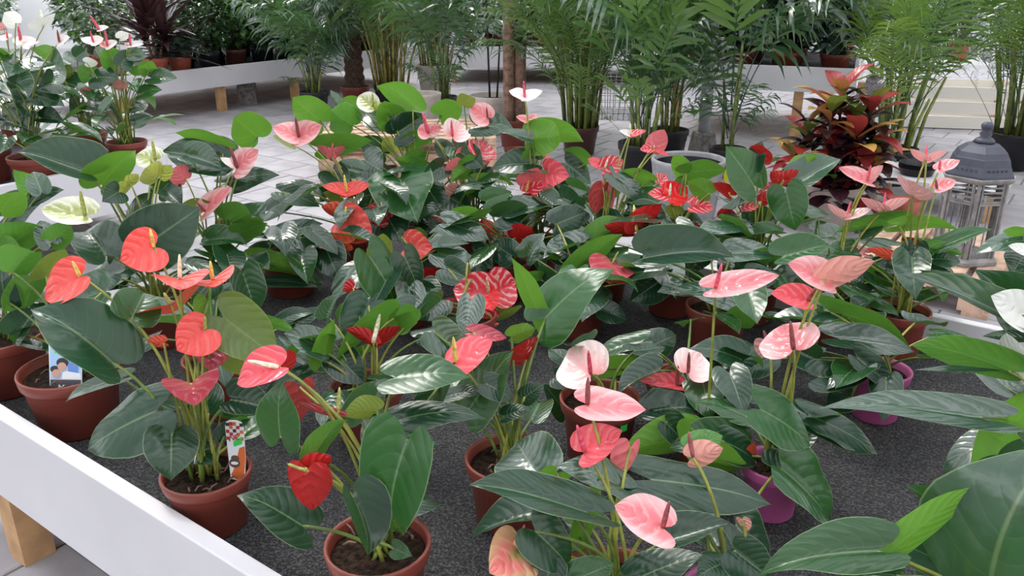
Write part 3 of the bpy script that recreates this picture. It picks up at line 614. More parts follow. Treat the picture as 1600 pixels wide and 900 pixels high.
# rear rows
SPEC['B1'] = ((565, 365), .084, .130, 'terra', 'orange-coral anthurium with a tall pale pink flower at the left rim board', 5, [
    (625, 280, 652, 346, 88, 1, MI, .0), (500, 188, 455, 151, 46, -1, BR, .12), (505, 230, 583, 214, 32, -1, MI, .05), (440, 300, 500, 320, 30, 1, D, 0), (480, 300, 430, 290, 28, 1, D, .05), (560, 310, 590, 300, 30, 1, D, .02), (600, 330, 630, 380, 60, 1, D, -.05), (520, 270, 545, 300, 40, 1, D, .03), (420, 330, 470, 310, 30, 1, D, .0), (560, 270, 520, 262, 26, 1, PA, .05), (535, 310, 505, 300, 20, -1, OL, 0)],
    [(467, 214, 503, 196, 34, 1, 'pink', 466, 180, 's_dark', .0), (465, 213, 426, 198, 30, 1, 'pink', 0, 0, None, .0), (456, 226, 426, 212, 16, -1, 'greenwhite', 0, 0, None, .02), (517, 245, 494, 227, 14, -1, 'pinkd', 517, 223, 's_pink', .02, 'stalk_r'), (518, 245, 540, 228, 14, -1, 'pinkd', 0, 0, None, .02), (542, 300, 578, 288, 20, 1, 'coral', 541, 272, 's_yellow', -.06), (541, 300, 503, 290, 16, 1, 'coral', 0, 0, None, -.06), (532, 334, 502, 322, 24, -1, 'coral', 546, 308, 's_yellow', -.10), (540, 346, 582, 374, 58, 1, 'coral', 546, 322, 's_yellow', -.16), (604, 340, 574, 322, 36, 1, 'vein', 598, 314, 's_beige', -.10), (480, 298, 488, 285, 26, 1, 'whitepink', 468, 280, 's_pink', .1), (592, 296, 600, 285, 14, 1, 'coral', 594, 274, 's_pink', .05)])
SPEC['B2'] = ((660, 345), .084, .130, 'terra', 'green-leaved anthurium with a white-green flower at the far bench corner', 5, [
    (551, 196, 516, 172, 46, -1, MI, .0), (561, 166, 533, 154, 20, -1, BR, .05), (645, 172, 590, 132, 40, -1, BR, .0), (616, 191, 600, 154, 42, -1, BR, .02), (620, 209, 664, 178, 42, 1, D, .0), (636, 226, 682, 210, 24, -1, MI, 0), (690, 180, 722, 158, 36, -1, BR, .05), (642, 252, 667, 234, 24, -1, MI, -.02), (664, 263, 617, 248, 22, -1, MI, -.03), (530, 165, 517, 140, 12, 1, PA, .02), (600, 195, 570, 175, 34, 1, PA, .05), (570, 250, 600, 270, 50, 1, D, -.02), (605, 285, 570, 262, 40, 1, D, 0), (600, 240, 560, 215, 34, 1, D, .05), (615, 196, 605, 170, 16, 1, PA, .0)],
    [(583, 166, 560, 150, 30, 1, 'greenwhite', 585, 144, 's_green', .0), (585, 168, 610, 168, 12, -1, 'yellowgreen', 0, 0, None, 0), (615, 235, 600, 215, 26, -1, 'yellowgreen', 0, 0, None, .05)])
SPEC['B3'] = ((735, 362), .084, .130, 'terra', 'white and pink anthurium with maroon spadices by the far rim board', 5, [
    (745, 196, 806, 200, 34, 1, D, .05), (742, 258, 704, 282, 26, -1, MI, -.03), (700, 240, 680, 215, 26, 1, D, .05), (690, 262, 660, 280, 30, 1, D, -.02), (745, 285, 804, 285, 18, -1, BR, -.03), (740, 290, 800, 319, 34, 1, MI, -.04), (760, 260, 730, 275, 26, 1, D, 0), (705, 310, 740, 330, 40, 1, D, -.04), (672, 300, 700, 340, 40, 1, D, -.02), (730, 240, 755, 262, 34, 1, D, 0), (710, 230, 735, 250, 30, 1, MI, .02), (725, 165, 735, 148, 24, -1, 'olive', .06)],
    [(669, 208, 652, 202, 22, 1, 'pink', 667, 174, 's_pink', .02), (670, 206, 690, 198, 20, 1, 'pink', 0, 0, None, .02), (707, 213, 722, 192, 42, 1, 'palepink', 700, 188, 's_pink', .0, 'stalk_r'), (750, 242, 762, 222, 46, 1, 'vein', 752, 222, 's_pink', -.02), (762, 184, 734, 165, 34, 1, 'pink', 762, 166, 's_dark', .04, 'stalk_r'), (711, 268, 712, 246, 26, -1, 'pinkd', 0, 0, None, -.02), (717, 245, 722, 228, 10, -1, 'pinkd', 0, 0, None, 0), (755, 258, 770, 244, 10, -1, 'palepink', 0, 0, None, -.03), (715, 305, 705, 285, 28, -1, 'pinkgreen', 691, 296, 's_pink', -.04)])
SPEC['B4'] = ((838, 372), .084, .130, 'terra', 'anthurium with a tall white pink-spadixed flower and bright coral ones below', 5, [
    (830, 216, 880, 210, 50, -1, BR, .0), (842, 206, 912, 220, 30, -1, BR, .02), (826, 216, 784, 205, 16, 1, PA, .0), (830, 256, 767, 262, 34, 1, D, .0), (915, 256, 880, 231, 26, -1, MI, .0), (885, 256, 924, 288, 34, 1, D, 0), (840, 250, 815, 235, 26, -1, MI, .02), (870, 300, 900, 320, 40, 1, D, -.03), (805, 350, 846, 335, 30, 1, D, -.04), (900, 300, 930, 310, 30, 1, PA, -.02)],
    [(820, 152, 848, 142, 16, 1, 'whitepink', 820, 126, 's_pink', .02, 'stalk_y'), (820, 152, 795, 142, 16, 1, 'whitepink', 0, 0, None, .02), (823, 188, 842, 180, 10, 1, 'pink', 0, 0, None, .03), (822, 188, 806, 182, 10, 1, 'pink', 0, 0, None, .03), (856, 270, 890, 275, 42, 1, 'pinkd', 874, 254, 's_beige', .0), (822, 300, 855, 285, 26, 1, 'vein', 830, 282, 's_yellow', -.02), (826, 288, 840, 262, 38, -1, 'pinkd', 0, 0, None, .0), (818, 322, 820, 302, 30, -1, 'red', 0, 0, None, -.03), (848, 248, 852, 232, 18, -1, 'pink', 0, 0, None, .03), (852, 298, 862, 290, 16, -1, 'pink', 0, 0, None, 0)])
SPEC['B5'] = ((790, 405), .084, .130, 'terra', 'anthurium with small red white-veined flowers among glossy leaves', 6, [
    (715, 335, 762, 340, 18, -1, BR, .0), (780, 340, 830, 325, 40, 1, D, .0), (740, 395, 770, 420, 40, 1, D, -.03), (800, 400, 770, 380, 40, 1, D, 0), (760, 315, 800, 300, 30, 1, MI, .03), (850, 380, 820, 395, 30, 1, D, 0), (800, 330, 860, 320, 26, 1, PA, .02)],
    [(766, 365, 752, 342, 24, -1, 'vein', 0, 0, None, 0), (766, 364, 786, 358, 12, -1, 'vein', 0, 0, None, 0), (806, 372, 832, 356, 34, -1, 'red', 0, 0, None, -.02), (790, 375, 786, 366, 8, -1, 'red', 0, 0, None, 0), (820, 400, 812, 388, 24, -1, 'vein', 0, 0, None, -.02)])
SPEC['B6'] = ((945, 405), .084, .130, 'terra', 'pink veined anthurium with dusky red hanging flowers by the far rim board', 6, [
    (960, 276, 1006, 318, 26, 1, PA, .0), (1015, 282, 971, 262, 20, -1, BR, .02), (880, 310, 915, 325, 36, 1, D, -.02), (905, 330, 870, 345, 36, 1, D, -.02), (985, 330, 1030, 350, 36, 1, MI, -.02), (1000, 300, 1035, 290, 30, 1, D, .05), (890, 290, 920, 300, 24, 1, PA, 0), (950, 300, 975, 285, 24, -1, OL, .02), (960, 350, 925, 340, 40, 1, D, -.02)],
    [(945, 262, 974, 250, 28, 1, 'vein', 950, 248, 's_cream', .02), (938, 258, 918, 248, 14, 1, 'pinkd', 944, 245, 's_green', .04), (985, 210, 1010, 204, 10, 1, 'vein', 985, 192, 's_cream', .03), (984, 210, 967, 204, 8, 1, 'whitepink', 0, 0, None, .03), (1022, 232, 1038, 202, 30, -1, 'pinkd', 1023, 207, 's_beige', .03), (1018, 232, 1000, 234, 14, 1, 'vein', 0, 0, None, .03), (1026, 236, 1047, 244, 6, 1, 'pinkd', 0, 0, None, .03), (942, 292, 930, 335, 28, -1, 'dull', 0, 0, None, 0), (945, 292, 944, 340, 22, -1, 'pinkd', 0, 0, None, .02), (1030, 285, 1040, 272, 22, 1, 'vein', 0, 0, None, .03)])
SPEC['B7'] = ((1050, 425), .084, .130, 'terra', 'scarlet anthurium with a long upswept spathe by the far rim board', 5, [
    (1072, 272, 1136, 264, 30, -1, MI, .05), (1070, 270, 1052, 242, 26, -1, BR, .05), (1108, 302, 1074, 282, 30, -1, BR, .0), (930, 375, 985, 345, 30, -1, MI, 0), (1020, 360, 1060, 370, 30, 1, D, -.02), (1060, 335, 1040, 320, 20, -1, 'olive', 0), (1060, 350, 1100, 345, 34, 1, D, 0), (1010, 420, 1040, 440, 40, 1, D, -.04), (1090, 400, 1120, 360, 40, 1, MI, .0), (1060, 400, 1100, 420, 40, 1, D, -.02)],
    [(995, 362, 1034, 318, 34, -1, 'red', 996, 322, 's_yellow', -.02), (985, 362, 944, 352, 22, -1, 'red', 0, 0, None, 0), (1046, 306, 1074, 292, 40, 1, 'red', 1044, 286, 's_cream', 0), (1042, 306, 1012, 302, 18, 1, 'vein', 0, 0, None, 0), (1082, 322, 1116, 326, 24, 1, 'vein', 1090, 306, 's_pink', .0), (1040, 352, 1034, 345, 16, -1, 'red', 0, 0, None, -.02), (1092, 360, 1096, 355, 26, -1, 'red', 0, 0, None, -.02), (1040, 358, 1046, 350, 12, -1, 'red', 0, 0, None, 0)])
SPEC['B8'] = ((1178, 435), .084, .130, 'terra', 'red anthurium with a tall dark arrow-shaped leaf by the far rim board', 6, [
    (1178, 290, 1134, 228, 52, 1, MI, .0), (1228, 298, 1243, 361, 54, 1, MI, -.04), (1310, 373, 1258, 350, 30, 1, PA, -.02), (1200, 411, 1213, 382, 26, 1, PA, 0), (1250, 284, 1313, 247, 36, 1, PA, .03), (1246, 281, 1275, 240, 28, -1, BR, .04), (1180, 258, 1190, 220, 26, 1, D, .02), (1170, 350, 1215, 345, 36, 1, D, 0), (1150, 380, 1130, 350, 40, 1, D, 0), (1200, 340, 1170, 350, 24, 1, PA, .03), (1140, 330, 1190, 300, 16, 1, PA, .0)],
    [(1138, 340, 1126, 326, 22, -1, 'red', 1162, 336, 's_beige', 0), (1140, 345, 1164, 356, 16, 1, 'vein', 0, 0, None, 0), (1140, 304, 1114, 286, 18, -1, 'red', 1138, 294, 's_yellow', .02), (1162, 322, 1186, 322, 18, 1, 'vein', 1168, 308, 's_beige', .0), (1224, 284, 1248, 266, 18, -1, 'red', 1222, 264, 's_green', .0), (1222, 284, 1204, 268, 22, -1, 'red', 0, 0, None, 0), (1186, 250, 1188, 226, 34, -1, 'red', 0, 0, None, .03), (1140, 283, 1141, 263, 20, -1, 'lime', 0, 0, None, .02), (1145, 372, 1162, 368, 14, 1, 'vein', 1158, 362, 's_yellow', -.02), (1190, 314, 1206, 300, 20, -1, 'red', 0, 0, None, 0)])
SPEC['B9'] = ((1300, 462), .084, .130, 'terra', 'long-stemmed pink anthurium beside the croton', 5, [
    (1400, 346, 1304, 362, 28, -1, MI, .0), (1355, 440, 1317, 430, 26, 1, PA, -.03), (1356, 432, 1411, 489, 36, -1, MI, -.04), (1372, 481, 1451, 527, 42, 1, D, -.02), (1430, 490, 1501, 503, 20, 1, PA, 0), (1260, 390, 1300, 420, 36, 1, D, 0), (1345, 365, 1380, 345, 30, 1, PA, .02), (1330, 385, 1290, 395, 30, 1, MI, 0), (1420, 455, 1470, 465, 26, 1, PA, .0), (1380, 420, 1440, 440, 34, 1, D, 0)],
    [(1355, 282, 1310, 262, 20, 1, 'pink', 1356, 257, 's_pink', .0), (1358, 282, 1380, 258, 18, -1, 'pink', 0, 0, None, 0), (1380, 328, 1344, 308, 14, -1, 'pink', 1384, 302, 's_pink', 0), (1382, 328, 1422, 310, 16, -1, 'pink', 0, 0, None, 0), (1322, 340, 1292, 318, 12, -1, 'palepink', 1330, 316, 's_pink', 0), (1326, 338, 1362, 326, 14, 1, 'palepink', 0, 0, None, 0), (1300, 400, 1255, 388, 20, 1, 'pink', 0, 0, None, 0), (1350, 395, 1300, 380, 12, 1, 'pink', 0, 0, None, .05)])
SPEC['B10'] = ((1405, 482), .084, .130, 'terra', 'pink anthurium with tall flowers reaching in front of the lantern', 4, [
    (1405, 353, 1494, 353, 22, -1, BR, .0), (1470, 386, 1551, 354, 24, 1, MI, 0), (1430, 386, 1424, 431, 36, 1, D, -.02), (1440, 385, 1505, 395, 16, -1, D, 0), (1460, 405, 1500, 410, 26, 1, D, 0), (1450, 420, 1500, 435, 20, 1, PA, 0)],
    [(1446, 250, 1422, 232, 12, -1, 'palepink', 1447, 228, 's_pink', 0), (1447, 250, 1480, 236, 12, -1, 'palepink', 0, 0, None, 0), (1468, 264, 1500, 250, 18, 1, 'pink', 1470, 250, 's_pink', 0), (1464, 294, 1494, 282, 20, 1, 'pink', 1462, 280, 's_dark', 0), (1424, 304, 1424, 282, 46, -1, 'pink', 0, 0, None, 0), (1400, 404, 1420, 390, 18, -1, 'pinkgreen', 0, 0, None, 0), (1398, 404, 1354, 388, 14, -1, 'coral', 0, 0, None, 0), (1434, 384, 1408, 372, 12, -1, 'dull', 1434, 362, 's_dark', 0)])
PL = {}
for k, v in SPEC.items():
    c = at_z(v[0][0], v[0][1], ZM+v[2]); POTLIST.append((c.x, c.y, v[1], v[2], v[4]))
for i, (k, (pp, r, h, pm, lab, nf, lv, fw)) in enumerate(SPEC.items()):
    loc = at_z(pp[0], pp[1], ZM+h); loc.z = ZM
    p = Plant(loc, r, h, pm, lab, seed=i+1); PL[k] = p
    for t in lv: p.leaf(*t[:8])
    for t in fw:
        sxy = (t[7], t[8]) if t[9] else (None, None)
        p.flower(*t[:7], sxy[0], sxy[1], t[9], off=t[10] if len(t) > 10 else None, st=t[11] if len(t) > 11 else 'stalk_y')
    if k in ('P0', 'P1', 'P2', 'P3', 'P4', 'F1', 'F2', 'R2', 'P6', 'P5'): p.fill(nf, .08, .12, .01, .10, .13, away=True)
    elif k[0] == 'B': p.fill(int(nf*2.0), .10, .16, .02, .20, .19)
    else: p.fill(int(nf*1.8), .10, .15, .0, .12, .17)
#BACK
# price sticker on one pot
p5 = PL['P5']; stq = MB(); k0 = math.radians(-58)
pts = [(a, z) for z in (.095, .116) for a in (k0-.11, k0+.11)]
stq.add([(.0815*math.cos(a)*(1+(z-.095)*.9), .0815*math.sin(a)*(1+(z-.095)*.9), z) for a, z in pts], [(0, 1, 3, 2)])
stq.build('price_sticker', M['green_st'], p5.pot)
# aerial roots and bark chips on the soil of the nearest pots
for k in ('P1', 'P2', 'P3', 'P4'):
    p = PL[k]; rb = MB()
    for i in range(16):
        a = p.rnd.uniform(0, 6.28); q = p.rnd.uniform(.15, .7)*p.r; b0 = Vector((q*math.cos(a), q*math.sin(a), p.h*.86+.006))
        d = Vector((p.rnd.uniform(-1, 1), p.rnd.uniform(-1, 1), p.rnd.uniform(-.2, .5))).normalized()*p.rnd.uniform(.012, .03)
        rb.tube([b0, b0+d*.5+Vector((0, 0, .004)), b0+d], [.0016, .0018, .001], 5)
    tag(rb.build('roots', M['trunk'], p.e), kind='stuff')

# ---------------------------------------------------------------- plant labels stuck in the pots
def text_mesh(body, size, mat):
    c = bpy.data.curves.new('t', 'FONT'); c.body = body; c.size = size; c.extrude = .0002
    o = bpy.data.objects.new('t', c); col.objects.link(o); dg = bpy.context.evaluated_depsgraph_get()
    me = bpy.data.meshes.new_from_object(o.evaluated_get(dg)); bpy.data.objects.remove(o); me.materials.clear(); me.materials.append(mat); return me
def flat(e, name, poly, z, mat, th=.0004):
    b = MB(); n = len(poly)
    b.add([(x, y, z-th) for x, y in poly]+[(x, y, z) for x, y in poly], [tuple(range(n-1, -1, -1)), tuple(range(n, 2*n))]+[(i, (i+1) % n, n+(i+1) % n, n+i) for i in range(n)])
    return b.build(name, mat, e)
def circ(x, y, rx, ry, n=16): return [(x+rx*math.cos(6.283*i/n), y+ry*math.sin(6.283*i/n)) for i in range(n)]
C_ = lambda n, c: simple(n, c, .45)
T_white = C_('label_white', (.78, .80, .84)); T_sky = C_('label_sky', (.34, .55, .78)); T_blue = C_('label_blue', (.12, .25, .62)); T_grey = C_('label_grey', (.07, .075, .085))
T_skin = C_('label_skin', (.55, .33, .25)); T_hair = C_('label_hair', (.02, .016, .018)); T_red = C_('label_red', (.42, .02, .03)); T_or = C_('label_orange', (.62, .14, .03)); T_blk = C_('label_black', (.02, .02, .025)); T_br = C_('label_brown', (.10, .055, .04))
def label_frame(px0, py0, Y, tilt, rz, name, label):
    B = at(px0, py0, Y); e = empty(name, B, label, 'label'); e.rotation_euler = (math.radians(90-tilt), 0, math.radians(rz)); return e
# photo label in the wide pot
p1 = PL['P1']; kk = depth(p1.loc)/F
e = label_frame(103, 608, p1.Y-.06, 18, -2, 'plant_label', 'plant label with a photo of two faces and a green sticker in the wide pot')
W_, H_ = 48*kk, 74*kk
flat(e, 'card', [(-W_/2, -.03), (W_/2, -.03), (W_/2*1.04, H_), (-W_/2*1.04, H_)], 0, T_white, .0012)
flat(e, 'photo', [(-W_*.48, H_*.20), (W_*.48, H_*.20), (W_*.49, H_*.98), (-W_*.49, H_*.98)], .0004, T_sky)
flat(e, 'photo_blue', [(W_*.08, H_*.36), (W_*.40, H_*.33), (W_*.42, H_*.66), (W_*.05, H_*.70)], .0008, T_blue)
flat(e, 'photo_shirt', [(-W_*.12, H_*.20), (W_*.48, H_*.20), (W_*.46, H_*.32), (W_*.05, H_*.36), (-W_*.08, H_*.34)], .0008, T_white)
for nm, c, mt, z in (('photo_hair', circ(-.09*W_, .53*H_, .19*W_, .10*H_), T_hair, .0008), ('photo_face', circ(-.10*W_, .45*H_, .14*W_, .09*H_), T_skin, .0012), ('photo_hair', circ(-.33*W_, .40*H_, .15*W_, .07*H_), T_hair, .0008), ('photo_face', circ(-.28*W_, .31*H_, .14*W_, .09*H_), T_skin, .0012)): flat(e, nm, c, z, mt)
flat(e, 'caption_band', [(-W_*.48, -.025), (W_*.48, -.025), (W_*.48, H_*.19), (-W_*.48, H_*.19)], .0005, T_grey)
flat(e, 'red_mark', circ(-.14*W_, .14*H_, .03*W_, .02*H_, 8), .0009, T_red)
tm = put(text_mesh('Mini', H_*.18, T_white), 'lettering', e, Matrix.Translation((-W_*.24, -H_*.03, .0008)))
flat(e, 'price_sticker', [(-W_*.33, H_*.72), (-W_*.05, H_*.71), (-W_*.02, H_*.80), (-W_*.08, H_*.85), (-W_*.30, H_*.86), (-W_*.35, H_*.80)], .0009, M['green_st'])
# chequered orange label
p2 = PL['P2']; kk = depth(p2.loc)/F
e = label_frame(371, 742, p2.Y-.01, 8, -6, 'plant_label', 'narrow chequered white and orange plant label with a green sticker')
W_, H_ = 29*kk, 88*kk
top = [(W_*.5, H_*.86), (W_*.40, H_*.97), (W_*.15, H_), (-W_*.25, H_), (-W_*.45, H_*.96), (-W_*.5, H_*.88)]
flat(e, 'card', [(-W_*.36, -.02), (W_*.36, -.02), (W_*.5, H_*.3)]+top, 0, T_white, .0012)
flat(e, 'orange_field', [(-W_*.34, 0), (-W_*.05, -.01), (W_*.36, .0), (W_*.49, H_*.3), (W_*.49, H_*.54), (W_*.2, H_*.5), (W_*.02, H_*.30), (-W_*.2, H_*.08)], .0004, T_or)
rr = random.Random(4); cs = W_/5
for i in range(5):
    for j in range(5):
        if (i+j) % 2 == 0 or rr.random() < .15:
            x = -W_*.46+i*cs*.93; y = H_*.97-(j+1)*cs*.95-(i in (0, 4))*H_*.015
            flat(e, 'checker', [(x, y), (x+cs*.9, y), (x+cs*.9, y+cs*.9), (x, y+cs*.9)], .0006, rr.choice([T_red, T_blk, T_or, T_red]))
put(text_mesh('WE', W_*.46, T_red), 'lettering', e, Matrix.Translation((-W_*.40, H_*.60, .0008))@Matrix.Rotation(.25, 4, 'Z'))
flat(e, 'price_sticker', [(-W_*.08, H_*.52), (W_*.36, H_*.58), (W_*.40, H_*.68), (W_*.1, H_*.68), (-W_*.1, H_*.60)], .0010, M['green_st'])
flat(e, 'emblem', circ(-.10*W_, H_*.22, .30*W_, .085*H_), .0008, T_br); flat(e, 'emblem', circ(-.10*W_, H_*.22, .20*W_, .03*H_), .0012, T_white); flat(e, 'emblem', circ(-.06*W_, H_*.31, .22*W_, .055*H_), .0010, T_br)

# ---------------------------------------------------------------- white anthuriums on the left bench
CS = {}
CS['C3'] = ((50, 243), .112, .16, 'white-flowered anthurium in wide terracotta pot at the end of its white bench', 9, [
    (26, 92, 14, 118, 44, 1, PA), (70, 97, 102, 110, 30, 1, PA), (45, 160, 40, 183, 36, 1, D), (60, 150, 101, 164, 24, 1, D), (10, 190, 52, 206, 36, 1, D), (65, 185, 101, 191, 22, 1, D), (80, 84, 55, 74, 20, -1, BR), (0, 96, 17, 82, 30, -1, BR), (20, 140, 50, 130, 36, 1, D), (80, 130, 60, 140, 36, 1, D)],
    [(25, 36, 6, 20, 26, -1, 'white', 0, 0, None), (68, 42, 60, 28, 36, -1, 'white', 66, 16, 's_cream'), (93, 66, 110, 58, 14, 1, 'whitepink', 94, 46, 's_dark'), (33, 66, 62, 66, 14, 1, 'whitepink', 32, 40, 's_pink'), (35, 66, 20, 60, 14, 1, 'white', 0, 0, None), (12, 60, 0, 56, 14, 1, 'whitepink', 12, 48, 's_pink'), (6, 44, -2, 36, 12, -1, 'pink', 0, 0, None)])
CS['C4'] = ((-22, 232), .112, .16, 'white-flowered anthurium in terracotta pot hidden behind the wide-potted one', 8, [(5, 130, 20, 150, 36, 1, D), (0, 170, 10, 195, 36, 1, D)], [(0, 82, 10, 76, 12, 1, 'whitepink', 0, 0, None)])
CS['C2'] = ((197, 220), .104, .15, 'white anthurium with pink spadices in terracotta pot next to the far bench leg', 8, [
    (183, 96, 155, 86, 32, -1, MI), (205, 85, 231, 88, 18, 1, PA), (140, 116, 120, 103, 28, -1, MI), (150, 120, 183, 122, 30, 1, D), (237, 122, 277, 122, 20, 1, PA), (233, 112, 222, 95, 24, -1, BR), (220, 146, 253, 140, 18, 1, MI), (150, 166, 177, 172, 32, 1, D), (212, 165, 227, 173, 24, 1, D), (212, 190, 235, 181, 20, 1, PA), (190, 100, 205, 78, 26, 1, D), (160, 90, 170, 72, 26, 1, PA)],
    [(155, 46, 170, 42, 8, 1, 'whitepink', 143, 24, 's_pink'), (146, 66, 162, 60, 12, 1, 'whitepink', 144, 48, 's_pink'), (145, 66, 126, 60, 12, 1, 'whitepink', 0, 0, None), (168, 72, 184, 66, 12, 1, 'whitepink', 169, 47, 's_pink'), (166, 72, 154, 66, 10, 1, 'pink', 0, 0, None), (187, 60, 202, 52, 14, -1, 'white', 0, 0, None), (204, 71, 225, 69, 10, 1, 'white', 205, 51, 's_pink'), (200, 71, 197, 67, 8, 1, 'pink', 0, 0, None), (135, 98, 153, 98, 14, -1, 'white', 0, 0, None), (190, 138, 184, 124, 20, -1, 'pinkgreen', 0, 0, None), (130, 145, 141, 138, 12, -1, 'pinkd', 0, 0, None)])
CS['C1'] = ((137, 206), .100, .16, 'white anthurium in terracotta pot between two other white anthuriums', 9, [(125, 160, 112, 178, 30, 1, D), (110, 100, 90, 90, 26, 1, PA), (120, 90, 135, 78, 26, 1, D), (105, 130, 130, 140, 30, 1, D), (115, 120, 95, 112, 26, -1, OL)], [(125, 125, 135, 115, 14, -1, 'pinkd', 0, 0, None)])
CS['C5'] = ((24, 182), .106, .16, 'white anthurium in terracotta pot at the back of the white bench', 8, [(40, 120, 70, 110, 30, 1, D), (20, 110, 0, 100, 30, 1, D)], [(45, 72, 30, 66, 12, 1, 'white', 0, 0, None)])
for k, v in CS.items():
    c = at_z(v[0][0], v[0][1], ZM+v[2]); POTLIST.append((c.x, c.y, v[1], v[2], v[3]))
for i, (k, (pp, r, h, lab, nf, lv, fw)) in enumerate(CS.items()):
    loc = at_z(pp[0], pp[1], ZM+h); loc.z = ZM
    p = Plant(loc, r, h, 'terra', lab, seed=60+i); p.sc = 1.15
    for t in lv: p.leaf(*t)
    for t in fw: p.flower(*t[:7], *((t[7], t[8]) if t[9] else (None, None)), t[9])
    p.fill(nf+6, .11, .17, .04, .38, .21, mats=('dark', 'pale', 'mid', 'pale'))

# ---------------------------------------------------------------- palms and foliage plants
def frond_mesh(name, L, th0, th1, nl, ll, lw, start, mat, seed, lift=.25, fwd=.55, droop=.5, rw=.004):
    r = random.Random(seed); b = MB(); uv = []
    pts = []; p = Vector((0, 0, 0)); n = 16; tans = []
    for i in range(n+1):
        s = i/n; th = th0+(th1-th0)*s**1.3; t = Vector((math.sin(th), 0, math.cos(th))); pts.append(p.copy()); tans.append(t); p = p+t*(L/n)
    b.tube(pts, [rw*(1.2-s/n) for s in range(n+1)], 4); b.uv = [(.5, .5)]*len(b.v)
    for k in range(nl):
        s = start+(1-start)*(k+.5)/nl; i = min(n-1, int(s*n)); f = s*n-i; P = pts[i].lerp(pts[i+1], f); T = tans[i]
        up = Vector((-T.z, 0, T.x)) if T.x > 0 else Vector((0, 0, 1)); up = Vector((-T.z, 0, T.x))
        q = (s-start)/(1-start); lenf = ll*(math.sin(math.pi*min(1, .18+q*.72))**.7)*(1 if q < .95 else .75)
        for sd in (-1, 1):
            d = (T*(fwd+.5*q)+Vector((0, sd, 0))*(1-.35*q)+up*lift+Vector((r.uniform(-.22, .22), r.uniform(-.22, .22), r.uniform(-.22, .22)))).normalized(); lenf *= r.uniform(.8, 1.12)
            wv = d.cross(up+Vector((0, sd*.4, 0))); wv.normalize(); wv *= lw/2
            g = Vector((0, 0, -1))*droop*lenf*r.uniform(.7, 1.3)
            a0 = P; a1 = P+d*lenf*.35+g*.08; a2 = P+d*lenf*.7+g*.38; a3 = P+d*lenf*.97+g*.85
            vv = [a0-wv*.3, a0+wv*.3, a1-wv, a1+wv, a2-wv*.8, a2+wv*.8, a3]
            b.add(vv, [(0, 1, 3, 2), (2, 3, 5, 4), (4, 5, 6)], [(.5, .3), (.5, .7), (.5, .3), (.5, .7), (.5, .3), (.5, .7), (.5, .5)])
    return b.mesh(name, mat, True)
FM = {}
def fset(key, mat, variants):
    FM[key] = [frond_mesh(key+'_frond', *v[:2], v[2], v[3], v[4], v[5], v[6], M[mat], i*7+1, **(v[7] if len(v) > 7 else {})) for i, v in enumerate(variants)]
ka = dict(lift=.22, droop=.62, fwd=.65)
fset('areca', 'f_areca', [(1.35, .06, .75, 27, .42, .014, .34, ka), (1.45, .10, 1.2, 28, .44, .015, .34, ka), (1.2, .16, 1.7, 26, .38, .014, .32, ka), (1.0, .22, 1.3, 20, .34, .013, .28, ka), (1.4, .02, .45, 27, .42, .014, .36, ka)])
fset('areca2', 'f_areca2', [(1.35, .08, .9, 34, .38, .015, .30, ka), (1.4, .12, 1.5, 34, .38, .015, .30, ka), (1.1, .18, 1.1, 30, .34, .014, .28, ka)])
kw = dict(lift=.1, droop=.75, fwd=.45)
fset('kentia', 'f_kentia', [(1.35, .05, .7, 14, .46, .034, .45, kw), (1.3, .10, 1.2, 14, .48, .034, .45, kw), (1.05, .15, 1.5, 12, .42, .032, .42, kw), (.8, .15, 1.0, 9, .34, .03, .38, kw)])
kw2 = dict(lift=.3, droop=.3, fwd=.8)
fset('kentia_up', 'f_areca', [(1.1, .05, .45, 9, .40, .046, .55, kw2), (1.0, .1, .7, 8, .38, .044, .52, kw2), (.8, .2, .9, 7, .34, .04, .48, kw2)])
fset('cycas', 'f_cycas', [(.85, .5, 1.9, 34, .20, .011, .12, dict(droop=.7)), (.8, .8, 2.2, 32, .20, .011, .12, dict(droop=.8)), (.75, 1.1, 2.5, 30, .18, .011, .12, dict(droop=.8))])
